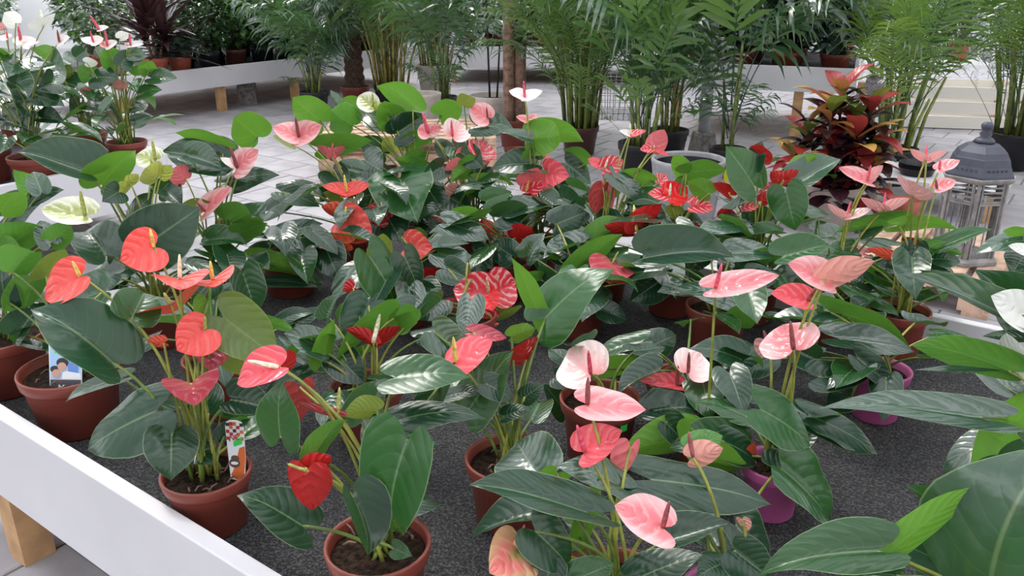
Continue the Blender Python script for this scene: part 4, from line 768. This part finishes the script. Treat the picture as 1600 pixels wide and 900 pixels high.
def palm(name, loc, pot, r, h, label, key, nf, zr, lean, seed, scale=1, canes=0, cmat='cane', trunk=None, group=None, keys2=None, spread=.5, canelen=.5, low=9, avoid=()):
    e = empty(name, loc, label, 'potted palm', group); rn = random.Random(seed)
    if pot:
        pm, sm = pot_meshes(r, h, pot); q = put(pm, 'pot', e); put(sm, 'soil', q)
    for i in range(nf):
        ms = FM[keys2] if keys2 and rn.random() < .3 else FM[key]; me = ms[rn.randrange(len(ms))]
        a = i*2.399+rn.uniform(-.4, .4); q = rn.uniform(0, spread)*r; z = h*.86+rn.uniform(*zr)
        b = Vector((q*math.cos(a), q*math.sin(a), z))
        if trunk: b = Vector((trunk[2]*.5*math.cos(a), trunk[2]*.5*math.sin(a), trunk[1]+rn.uniform(-.06, .03)))
        sc_ = scale*rn.uniform(.8, 1.15); ly_, rx_, rz_ = rn.uniform(*lean), rn.uniform(-.3, .3), rn.uniform(-.6, .6)
        for av, half in avoid:
            df = (a+rz_-av+math.pi) % (2*math.pi)-math.pi
            if abs(df) < half: a += (half-abs(df)+.1)*(1 if df > 0 else -1)
        put(me, 'frond', e, Matrix.Translation(b)@Matrix.Rotation(a, 4, 'Z')@Matrix.Rotation(ly_, 4, 'Y')@Matrix.Rotation(rx_, 4, 'X')@Matrix.Rotation(rz_, 4, 'Z')@Matrix.Scale(sc_, 4))
    for i in range(0 if trunk else low):
        a = i*2.399+1; me = FM[key][-1]; sc_ = scale*rn.uniform(.45, .75); q = rn.uniform(0, spread)*r
        put(me, 'frond', e, Matrix.Translation((q*math.cos(a), q*math.sin(a), h*.86+rn.uniform(0, .35)))@Matrix.Rotation(a, 4, 'Z')@Matrix.Rotation(rn.uniform(.1, .6), 4, 'Y')@Matrix.Rotation(rn.uniform(-.5, .5), 4, 'Z')@Matrix.Scale(sc_, 4))
    for i in range(canes):
        a = i*2.399; q = spread*r*math.sqrt((i+.5)/canes); b0 = Vector((q*math.cos(a), q*math.sin(a), h*.84)); l = rn.uniform(.6, 1.1)*canelen
        c = MB(); c.tube([b0, b0+Vector((q*.3*math.cos(a), q*.3*math.sin(a), l*.5)), b0+Vector((q*.9*math.cos(a), q*.9*math.sin(a), l))], [.013, .011, .008], 6); c.build('cane', M[cmat], e, True)
    if trunk:
        c = MB(); n = 14; c.lathe([(trunk[2]*(1+.16*(i % 2))*(1.15-.25*i/n), h*.8+(trunk[1]-h*.8)*i/n) for i in range(n+1)], 14); c.build('trunk', M['woodrough'], e, True)
    return e
def fl0(px, py): return at_z(px, py, 0)
# saucer helper
def saucer(loc, r, mat, label, h=.03, group=None):
    b = MB(); b.lathe([(r*.85, 0), (r, h), (r*1.02, h), (r*.98, h-.003), (r*.85, .005), (0.001, .005)], 28)
    o = b.build('saucer', M[mat], None, True); o.location = loc; return tag(o, label, 'saucer', group)
l = fl0(494, 184); saucer(l, .17, 'black', 'black saucer under the palm next to the long white bench')
palm('potted_palm', l+Vector((0, 0, .006)), 'black', .140, .25, 'green feathery palm in black pot on a black saucer', 'kentia', 16, (0, .25), (-.12, .12), 3, canes=7, canelen=.4, keys2='kentia_up')
l = fl0(557, 168); palm('potted_palm', l, 'terra', .150, .22, 'shaggy-trunked palm with drooping fronds in terracotta pot', 'cycas', 34, (0, 0), (-.15, .2), 5, scale=1.25, trunk=(0, .78, .085), avoid=((-.41, 1.15),))
l = fl0(612, 172); palm('potted_palm', l, 'black', .17, .26, 'clump-forming yellow-caned palm behind the beige pots', 'areca', 32, (.15, .6), (-.15, .15), 8, canes=22, cmat='cane_y', canelen=.9, spread=1.0)
l = fl0(668, 158); palm('potted_palm', l+Vector((.05, .5, 0)), 'beigepot', .22, .34, 'yellow-caned palm in large beige pot', 'areca', 26, (.1, .5), (-.1, .1), 9, canes=14, cmat='cane_y', canelen=.8, spread=.8)
l = fl0(694, 190); palm('potted_palm', l, 'black', .13, .24, 'dark broad-leafleted palm in black pot before the beige pots', 'kentia', 14, (0, .3), (-.1, .1), 12, canes=5, canelen=.5)
l = fl0(905, 240); palm('potted_palm', l, 'brownpot', .15, .22, 'dense bright green palm with many thin canes in brown pot', 'areca', 34, (.0, .55), (-.12, .1), 15, canes=24, canelen=.8, spread=.9, keys2='areca2', low=18, avoid=((2.62, .85), (0, .25)))
l = fl0(1000, 278); palm('potted_palm', l, 'black', .165, .25, 'upright broad-leafleted palm in black square-edged pot', 'kentia_up', 20, (.0, .35), (-.15, .05), 18, canes=9, canelen=.5, keys2='kentia', scale=1.0)
l = fl0(1043, 246); palm('potted_palm', l, 'black', .15, .22, 'dark slender palm in black pot behind the grey planter', 'kentia', 13, (.1, .5), (-.1, .1), 21, canes=8, canelen=.7, avoid=((.44, 1.3),))
l = fl0(1133, 275); palm('potted_palm', l, 'black', .13, .20, 'slender dark palm beside the steel post', 'kentia', 15, (.0, .5), (-.1, .1), 24, canes=4, canelen=.7, keys2='kentia_up')
l = fl0(1385, 285); palm('potted_palm', l, 'black', .17, .24, 'arching yellow-green palm behind the croton', 'areca', 26, (.0, .4), (-.12, .1), 27, canes=14, canelen=.6, spread=.8, keys2='areca2')
l = fl0(1575, 262); palm('potted_palm', l, 'black', .18, .26, 'tall feathery palm behind the lantern', 'areca', 26, (.0, .5), (-.12, .1), 30, canes=16, canelen=.7, spread=.8, keys2='areca2')
l = fl0(1700, 300); palm('potted_palm', l, 'black', .18, .26, 'feathery palm beside the lantern palm', 'areca', 20, (.0, .5), (-.12, .1), 33, canes=8, canelen=.7, spread=.8)

# cane-trunk plant with rosettes
def strap_mesh(name, L, Wd, mat, bend, fold=.25):
    b = MB(); v = []; uv = []; n = 8
    for i in range(n+1):
        s = i/n; wd = Wd/2*math.sin(math.pi*(.12+.88*s)**.75)*(1 if s < 1 else 0)+.0005
        a = bend*s; x = L*s*math.cos(a*.6); z = -L*s*math.sin(a*.6)
        for t in (-1, 0, 1): v.append((x, t*wd, z+abs(t)*wd*fold)); uv.append((s, (t+1)/2))
    f = [(i*3+j, (i+1)*3+j, (i+1)*3+j+1, i*3+j+1) for i in range(n) for j in (0, 1)]
    b.add(v, f, uv); return b.mesh(name, mat, True)
def rosette(e, c, me, n, seed, el0, el1, zspan=.05, name='leaf', scale=1):
    rn = random.Random(seed)
    for i in range(n):
        a = i*2.399; t = i/max(1, n-1); el = el0+(el1-el0)*t+rn.uniform(-.12, .12); m_ = me if not isinstance(me, list) else me[rn.randrange(len(me))]
        put(m_, name, e, Matrix.Translation(c+Vector((0, 0, zspan*t)))@Matrix.Rotation(a, 4, 'Z')@Matrix.Rotation(-el, 4, 'Y')@Matrix.Scale(scale*rn.uniform(.8, 1.15), 4))
st_y = strap_mesh('strap_leaf', .34, .04, M['shrub2'], .5); st_y2 = strap_mesh('strap_leaf', .30, .04, M['bluegreen'], .7)
l = at_z(802, 228, 0)
e = empty('cane_trunk_plant', l, 'thick cane-trunk plant with spiky green tufts in terracotta pot', 'potted plant')
pm, sm = pot_meshes(.125, .22, 'terra'); q = put(pm, 'pot', e); put(sm, 'soil', q)
for x, y, hh, rr_ in ((-.035, 0, 2.0, .045), (.05, .03, .62, .05)):
    b = MB(); n = 20; b.lathe([(rr_*(1+.06*(i % 2)), .18+hh*i/n) for i in range(n+1)], 12, Matrix.Translation((x, y, 0))); b.build('trunk', M['trunk'], e, True)
rosette(e, Vector((.05, .03, .78)), [st_y, st_y2], 26, 2, -.1, 1.4); rosette(e, Vector((-.035, 0, 2.15)), [st_y, st_y2], 26, 3, -.3, 1.4)
saucer(Vector((.035, 6.43, 0)), .10, 'terra', 'terracotta saucer beside the cane-trunk plant', .05)

# shrubs: stem + leafy crown
def foliage_mesh(n, rx, rz, ll, lw, mat, seed, z0=0, shell=.3):
    r = random.Random(seed); b = MB()
    for i in range(n):
        a = r.uniform(0, 6.28); u = r.uniform(-1, 1); q = r.uniform(shell, 1)**.6; s_ = math.sqrt(1-u*u)
        P = Vector((rx*q*s_*math.cos(a), rx*q*s_*math.sin(a), z0+rz+rz*q*u))
        d = Vector((math.cos(a), math.sin(a), r.uniform(-.9, .5))).normalized(); d = (d+Vector((r.uniform(-.7, .7), r.uniform(-.7, .7), r.uniform(-.4, .4)))).normalized()
        w_ = d.cross(Vector((r.uniform(-.4, .4), r.uniform(-.4, .4), 1))).normalized(); nn = w_.cross(d)
        L = ll*r.uniform(.65, 1.2); w_ = w_*lw/2*r.uniform(.8, 1.2)
        m1 = P+d*L*.45-nn*.0; b.add([P, m1-w_+nn*lw*.12, m1, m1+w_+nn*lw*.12, P+d*L-nn*L*.12], [(0, 2, 1), (0, 3, 2), (1, 2, 4), (2, 3, 4)], [(0, .5), (.5, 0), (.5, .5), (.5, 1), (1, .5)])
    return b.mesh('foliage', mat, True)
def shrub(name, loc, pot, r, h, fol, label, group=None, hs=.5, stems=3, cat='potted plant', scale=1):
    e = empty(name, loc, label, cat, group); pm, sm = pot_meshes(r, h, pot); q = put(pm, 'pot', e); put(sm, 'soil', q)
    rn = random.Random(hash(label) % 97 if False else len(label))
    for i in range(stems):
        a = i*2.1; b = MB(); b.tube([(r*.2*math.cos(a), r*.2*math.sin(a), h*.8), (r*.5*math.cos(a), r*.5*math.sin(a), h+hs)], [.009, .006], 6); b.build('stem', M['darkstem'], e, True)
    o = put(fol, 'foliage', e, Matrix.Translation((0, 0, h*.9))@Matrix.Scale(scale, 4)); o['kind'] = 'stuff'
    return e
FO = [foliage_mesh(620, .30, .42, .10, .045, M['shrub'], 1), foliage_mesh(560, .28, .45, .12, .05, M['shrub'], 2, .02), foliage_mesh(520, .30, .40, .09, .05, M['shrub2'], 3), foliage_mesh(300, .26, .22, .16, .11, M['bluegreen'], 4), foliage_mesh(420, .34, .5, .15, .03, M['shrub'], 5, .25), foliage_mesh(700, .45, .6, .13, .055, M['shrub'], 6), foliage_mesh(600, .42, .55, .20, .10, M['bluegreen'], 8)]
cz = ZM
ORD = ['first', 'second', 'third', 'fourth', 'fifth', 'sixth', 'seventh', 'eighth', 'ninth', 'tenth', 'eleventh', 'twelfth', 'thirteenth']
kinds = [(0, 'black', 'small-leaved green shrub in black pot'), (1, 'black', 'bushy dark green shrub in black pot'), (2, 'brownpot', 'light green shrub in brown pot')]
i = 0
for qi, row in enumerate((-7.62, -8.15, -8.7)):
    for j in range(8):
        q = 5.25+j*.34+qi*.08
        f, pt, lb = kinds[(i*5+qi) % 3]; i += 1
        shrub('potted_shrub', pq(row+R.uniform(-.06, .06), q, cz), pt, .12, .20, FO[f], lb+', '+ORD[j]+' from the cordyline in the bench\'s '+['front', 'middle', 'back'][qi]+' row', 'potted shrubs on the long white bench', scale=1.05)
l = pq(-7.53, 4.86, cz); shrub('potted_foliage_plant', l, 'terra2', .115, .20, FO[3], 'blue-green broad-leaved plant in orange terracotta pot beside the cordyline', hs=.15, scale=.58)
l = pq(-8.3, 4.5, cz); shrub('potted_shrub', l, 'terra2', .115, .20, FO[2], 'light green shrub behind the dark red cordyline', scale=1.1)
# cordyline
cd = [strap_mesh('cordyline_leaf', .46, .065, M['cordy'], .35), strap_mesh('cordyline_leaf', .42, .06, M['cordy'], .6), strap_mesh('cordyline_leaf', .48, .065, M['cordy'], .2)]
cr = [strap_mesh('cordyline_leaf', .34, .06, M['cordyr'], .2), cd[0]]
def cordyline(loc, label, sc_=1, pot='terra2'):
    e = empty('potted_cordyline', loc, label, 'potted plant'); pm, sm = pot_meshes(.115, .20, pot); q = put(pm, 'pot', e); put(sm, 'soil', q)
    for x, y, hh in ((0, 0, .62), (.08, .05, .42), (-.08, .03, .48)):
        b = MB(); b.tube([(x*.4, y*.4, .16), (x, y, hh)], [.016, .012], 8); b.build('stem', M['trunk'], e, True)
        rosette(e, Vector((x, y, hh-.22)), cd, 26, int(hh*100), -.02, 1.05, .22, scale=sc_); rosette(e, Vector((x, y, hh)), cr, 6, int(hh*70), .9, 1.4, .04, scale=sc_)
    return e
cordyline(at_z(243, 90, ZM+.2)-Vector((0, 0, .2)), 'dark red strap-leaved cordyline in orange terracotta pot', 1.3)
l = at_z(1490, 112, .42); l.z = .42
# bench E and D plants
eE = pE; ux = Vector((math.cos(math.radians(-6)), math.sin(math.radians(-6)), 0)); uy = Vector((-ux.y, ux.x, 0))
for k in range(7):
    for rw_ in (0, 1):
        c = eE+ux*(.25+k*.48+rw_*.2)+uy*(.35+rw_*.6); c.z = .37
        f = [0, 5, 1][(k+rw_) % 3]; lb = ['small-leaved shrub', 'wide dense shrub', 'long-leaved shrub'][(k+rw_) % 3]+', '+ORD[k]+' along the far bench\'s '+['front', 'back'][rw_]+' row from its palm end'
        shrub('potted_shrub', c, 'terra', .13, .20, FO[f], lb, 'potted shrubs on the far bench')
uD = Vector((math.cos(angD), math.sin(angD), 0)); vD = Vector((-uD.y, uD.x, 0))
for k in range(4):
    for rw_ in (0, 1, 2):
        c = pD+uD*(.19+k*(LD-.38)/3)+vD*(.26+rw_*.47); c.z = .53
        f = [6, 6, 4][(k+rw_) % 3]; lb = ['grey-green broad-leaved plant', 'grey-green broad-leaved plant', 'thin-leaved dark plant'][(k+rw_) % 3]+', '+ORD[k]+' from the steel post in the taller bench\'s '+['front', 'middle', 'back'][rw_]+' row'
        shrub('potted_foliage_plant', c, 'terra', .13, .17, FO[f], lb, 'potted plants on the taller bench', hs=.3, scale=.72)
# tall plants on the floor behind everything
k = 0
for Y, n, rowname in ((12.95, 7, 'last but one row'), (14.55, 8, 'row along the glazed wall')):
    for j in range(n):
        x = -Y*.62+j*(Y*.92/(n-1))+R.uniform(-.2, .2)
        if j % 3 == 2:
            palm('potted_palm', Vector((x, Y, 0)), 'black', .2, .3, 'tall rear palm, '+ORD[j]+' plant of the '+rowname, 'areca', 16, (.1, .6), (-.1, .1), 50+k, canes=6, group='palms in the rearmost rows', scale=1.1)
        else:
            shrub('potted_shrub', Vector((x, Y, 0)), 'black', .2, .3, FO[[5, 6][k % 2]], ['dark green rear bush, ', 'grey-green rear bush, '][k % 2]+ORD[j]+' plant of the '+rowname, ['dark bushes in the rearmost rows', 'grey-green bushes in the rearmost rows'][k % 2], hs=.6, scale=1.2)
        k += 1
# plain dark-stemmed shrub in beige pot, empty beige pot
l = at_z(769, 148, .33); l.z = 0; shrub('potted_shrub', l, 'beigepot', .20, .33, FO[4], 'dark thin-stemmed shrub in large beige pot', hs=1.0, stems=5, scale=1.5)
def planter(loc, r, h, outer, inner, label, n=40):
    e = empty('planter', loc, label, 'planter'); b = MB(); b.lathe([(r*.72, 0), (r*.78, .01), (r*.98, h-.03), (r, h-.02), (r, h), (r*.93, h), (r*.92, h-.01), (r*.80, h*.35)], n, cap=(1, 0)); b.build('shell', M[outer], e, True)
    b = MB(); b.lathe([(r*.925, h-.006), (r*.915, h-.02), (r*.80, h*.36), (.001, h*.34)], n, cap=(0, 0)); b.build('liner', M[inner], e, True); return e
planter(at_z(660, 145, .32)-Vector((0, 0, .32)), .17, .32, 'beigepot', 'soil', 'empty cylindrical beige pot before the yellow-caned palms')
planter(at_z(1076, 247, .38)-Vector((0, 0, .38)), .205, .38, 'greypot', 'black', 'round grey planter with black inside')

# ---------------------------------------------------------------- croton
def mini_leaf(L, Wd, mat, seed):
    return blade(L, Wd, [(0, .05), (.1, .4), (.3, .85), (.5, 1), (.7, .88), (.88, .5), (1, 0)], 0, .25, 0, .08, .03, .2, random.Random(seed), 10, 6, .1).mesh('croton_leaf', mat, True)
CL = {c: [mini_leaf(.22, .10, M[c], 1), mini_leaf(.19, .09, M[c], 2)] for c in ('cr_dark', 'cr_red', 'cr_or', 'cr_gr')}
l = fl0(1293, 352); e = empty('potted_croton', l, 'croton with dark maroon, red and yellow leaves in pale pot', 'potted plant')
pm, sm = pot_meshes(.15, .24, 'beigepot'); q = put(pm, 'pot', e); put(sm, 'soil', q)
rn = random.Random(12)
heads = [(x_, y_, z_-.05) for x_, y_, z_ in [(-.18, .0, .60), (.0, .05, .76), (.13, -.04, .72), (.18, .0, .54), (-.10, -.08, .70), (.04, -.12, .56), (-.20, .05, .44), (.16, -.1, .40), (0, .1, .46), (-.06, -.15, .42), (.06, -.02, .66)]]
for hi, (x, y, z) in enumerate(heads):
    b = MB(); b.tube([(x*.2, y*.2, .2), (x*.6, y*.6, z*.6), (x, y, z)], [.012, .009, .006], 6); b.build('stem', M['darkstem'], e, True)
    n = 19
    for i in range(n):
        t = i/(n-1); a = i*2.399+hi; el = -.5+1.15*t+rn.uniform(-.2, .2)
        pal = ['cr_dark', 'cr_dark', 'cr_dark', 'cr_red'] if t < .58 else (['cr_or', 'cr_gr', 'cr_red', 'cr_or', 'cr_dark'] if hi % 2 else ['cr_red', 'cr_dark', 'cr_or', 'cr_red', 'cr_gr'])
        put(CL[rn.choice(pal)][i % 2], 'leaf', e, Matrix.Translation((x, y, z-.20+.22*t))@Matrix.Rotation(a, 4, 'Z')@Matrix.Rotation(-el, 4, 'Y')@Matrix.Scale(rn.uniform(.8, 1.15), 4))

# ---------------------------------------------------------------- lantern
l = at_z(1501, 402, .145); l.z = .145; kL = depth(l)/F
e = empty('lantern', l, 'tall hexagonal grey lantern with dark metal roof on the pallet', 'lantern', rz=math.radians(8))
HT = at(1530, 190, l.y).z-.145; R0 = 52*kL
def hexl(name, prof, mat, n=6, smooth=False, parent=e, rot=0):
    b = MB(); b.lathe(prof, n, Matrix.Rotation(rot, 4, 'Z')); return b.build(name, M[mat], parent, smooth)
zb, ze = HT*.05, HT*.60
hexl('base', [(R0*1.0, 0), (R0*1.02, .006), (R0*1.02, HT*.03), (R0*.93, HT*.05)], 'greywood')
for i in range(6):
    a = i*math.pi/3; b = MB(); b.box((0, 0, (zb+ze)/2), (R0*.10, R0*.10, ze-zb), Matrix.Translation((R0*.84*math.cos(a), R0*.84*math.sin(a), 0))@Matrix.Rotation(a, 4, 'Z')); b.build('post', M['greywood'], e)
    a2 = a+math.pi/6; RR = Matrix.Rotation(a2, 4, 'Z'); ap = R0*.84*math.cos(math.pi/6); wd = R0*.72
    b = MB(); b.box((ap-.004, 0, (zb+ze)/2), (.003, wd, ze-zb), RR); b.build('pane', M['glass'], e)
    for j in range(4):
        b = MB(); b.box((ap+.004, 0, ze*.98-.012-j*HT*.034), (.006, wd*.86, HT*.012), RR@Matrix.Translation((0, 0, 0))); b.build('louvre', M['greywood'], e)
    for s_ in (-1, 1):
        b = MB(); b.box((ap+.003, s_*wd*.44, (zb+ze)/2), (.008, R0*.04, ze-zb), RR); b.build('stile', M['greywood'], e)
    b = MB(); b.box((ap+.003, 0, (zb+ze*.75)/2+.0), (.005, R0*.025, ze*.75-zb), RR); b.build('glazing_bar', M['greywood'], e)
    b = MB(); b.box((ap+.003, 0, ze*.75), (.008, wd*.9, HT*.016), RR); b.build('rail', M['greywood'], e)
hexl('cornice', [(R0*.93, ze-.004), (R0*1.02, ze+HT*.012), (R0*1.04, ze+HT*.03), (R0*1.0, ze+HT*.035)], 'greywood')
zr = ze+HT*.035
roof = hexl('roof', [(R0*1.0, zr), (R0*.99, zr+HT*.015), (R0*.86, zr+HT*.075), (R0*.80, zr+HT*.125), (R0*.78, zr+HT*.13), (R0*.70, zr+HT*.165), (R0*.48, zr+HT*.205), (R0*.22, zr+HT*.225)], 'lead')
for i in range(6):
    a2 = i*math.pi/3+math.pi/6
    for j in range(5):
        b = MB(); b.lathe([(.0045, 0), (.0045, .002), (.0025, .002)], 8, Matrix.Rotation(a2, 4, 'Z')@Matrix.Translation((R0*.80, (j-2)*R0*.13, zr+HT*.055))@Matrix.Rotation(1.0, 4, 'Y')); b.build('rosette', M['black'], roof)
zf = zr+HT*.225
hexl('finial', [(R0*.30, zf-.002), (R0*.24, zf+HT*.02), (R0*.13, zf+HT*.035), (R0*.17, zf+HT*.055), (R0*.10, zf+HT*.075), (R0*.15, zf+HT*.095), (R0*.17, zf+HT*.115), (R0*.11, zf+HT*.135), (.002, HT)], 'lead', 16, True)
b = MB(); b.lathe([(.035, HT*.052), (.045, HT*.16), (.043, HT*.16), (.03, HT*.07)], 20); o = b.build('flowerpot', M['terra2'], None, True); o.location = l+Vector((.0, .62, -.145)); o.scale = (1.8, 1.8, 1.8); tag(o, 'small terracotta pot standing behind the lantern glass', 'flowerpot')
o.location = (l.x+.25, l.y+1.1, -.055)

# steel post with concrete foot
l = fl0(1097, 240); e = empty('steel_post', l, 'steel roof post standing in a rough concrete foot', 'post')
b = MB(); b.lathe([(.125, 0), (.12, .02), (.098, .15), (.09, .17)], 4, Matrix.Rotation(math.pi/4+.2, 4, 'Z')); o = b.build('concrete_foot', M['concrete'], e)
b = MB(); b.lathe([(.047, .16), (.047, 4.2)], 16); b.build('tube', M['steel'], e, True)
l = fl0(397, 166); b = MB(); b.lathe([(.15, 0), (.145, .02), (.12, .25), (.115, .26)], 4, Matrix.Rotation(math.pi/4+.2, 4, 'Z')); o = b.build('concrete_block', M['concrete']); o.location = (l.x-.12, l.y+.2, 0); tag(o, 'rough concrete block standing under the long white bench', 'concrete block')

# wire shopping trolley behind the dense palm
l = Vector((.86, 7.28, 0)); e = empty('shopping_trolley', l, 'wire shopping trolley beside the dense bright green palm', 'trolley', rz=1.35)
b = MB()
def wire(p0, p1, r=.003): b.tube([p0, p1], r, 5)
for z in [.18+i*.055 for i in range(8)]:
    x0 = .30+(z-.18)*.15; y0 = .22+(z-.18)*.15
    c4 = [(-x0, -y0, z), (x0, -y0, z), (x0, y0, z), (-x0, y0, z)]
    for i in range(4): wire(c4[i], c4[(i+1) % 4], .005 if z > .54 else .003)
for i in range(11):
    t = -1+2*i/10
    for sd in (-1, 1): wire((t*.30, sd*.22, .18), (t*.358, sd*.278, .57)); wire((sd*.30, t*.22, .18), (sd*.358, t*.278, .57))
    wire((t*.30, -.22, .18), (t*.30, .22, .18)); wire((-.30, t*.22, .18), (.30, t*.22, .18))
b.build('basket', M['steel'], e, True)
b = MB()
for sd in (-1, 1): b.tube([(.34, sd*.22, .10), (-.25, sd*.2, .15), (-.34, sd*.2, .2), (-.42, sd*.25, .85)], .011, 8); b.tube([(.34, sd*.22, .10), (.2, sd*.2, .42)], .009, 8)
b.build('frame', M['steel'], e, True)
b = MB(); b.tube([(-.42, -.25, .85), (-.42, .25, .85)], .015, 8); b.build('handle', M['terra2'], e, True)
for x in (.34, -.25):
    for sd in (-1, 1): b = MB(); b.lathe([(.05, -.012), (.055, -.008), (.055, .008), (.05, .012)], 16, Matrix.Translation((x, sd*.22, .056))@Matrix.Rotation(math.pi/2, 4, 'X')); b.build('wheel', M['black'], e, True)

# low platform with black saucers, crate, plant rack with notice, by the right side
l = at_z(1425, 283, .20); e = empty('low_platform', Vector((l.x, l.y, 0)), 'low grey-white platform carrying black saucers', 'platform', rz=GRID)
b = MB(); b.box((.1, .25, .185), (.75, .5, .03)); b.build('top', M['whitewood'], e)
for x in (-.22, .42):
    for y in (.06, .44): b = MB(); b.box((x, y, .085), (.05, .05, .17)); b.build('leg', M['wood'], e)
for k in range(4): saucer(Vector((l.x+.10, l.y+.17, .201+k*.009)), .105, 'black', ['lowest', 'second lowest', 'second highest', 'topmost'][k]+' black saucer of the stack on the low platform', .045)
l = fl0(1440, 200); e = empty('wooden_crate', l, 'pale slatted wooden crate behind the arching palm', 'crate', rz=-.2)
for z in (.06, .19, .32):
    for y in (0, .6): b = MB(); b.box((.3, y, z), (1.0, .02, .105)); b.build('slat', M['cream'], e)
    for x in (-.2, .8): b = MB(); b.box((x, .3, z), (.02, .6, .105)); b.build('slat', M['cream'], e)
for x in (-.18, .78):
    for y in (.02, .58): b = MB(); b.box((x, y, .19), (.05, .05, .38)); b.build('corner_post', M['wood'], e)
b = MB(); b.box((.3, .3, .02), (.96, .58, .02)); b.build('bottom', M['cream'], e)
l = Vector((5.05, 9.35, 0)); l0 = l.copy()
e = empty('plant_rack', l-Vector((.55, 0, 0)), 'white wire plant rack with a white notice behind the arching palm', 'rack', rz=-.25)
for x in (-.6, .6):
    for y in (-.28, .28): b = MB(); b.box((x, y, 1.0), (.04, .04, 2.0)); b.build('upright', M['whitep'], e)
for z in (.12, .4, 1.96): b = MB(); b.box((0, 0, z), (1.25, .6, .03)); b.build('shelf', M['whitep'], e)
b = MB()
for i in range(9): x = -.58+i*.05; b.tube([(x, .27, .1), (x, .27, 1.45)], .004, 4)
for z in [.15+i*.1 for i in range(13)]: b.tube([(-.6, .27, z), (-.16, .27, z)], .004, 4)
b.build('wire_back', M['steel'], e)
n_ = flat(e, 'notice', [(-.25, .46), (.1, .46), (.1, .80), (-.25, .80)], 0, M['whitep']); n_.matrix_basis = Matrix.Translation((0, -.31, 0))@Matrix.Rotation(math.pi/2, 4, 'X')
for i in range(3): q = flat(e, 'notice_line', [(-.2, .72-i*.07), (.04, .72-i*.07), (.04, .735-i*.07), (-.2, .735-i*.07)], .001, M['steel']); q.matrix_basis = Matrix.Translation((0, -.312, 0))@Matrix.Rotation(math.pi/2, 4, 'X')
cordyline(l0+Vector((-.24, -.06, .415)), 'dark maroon cordyline on the white plant rack', .8)
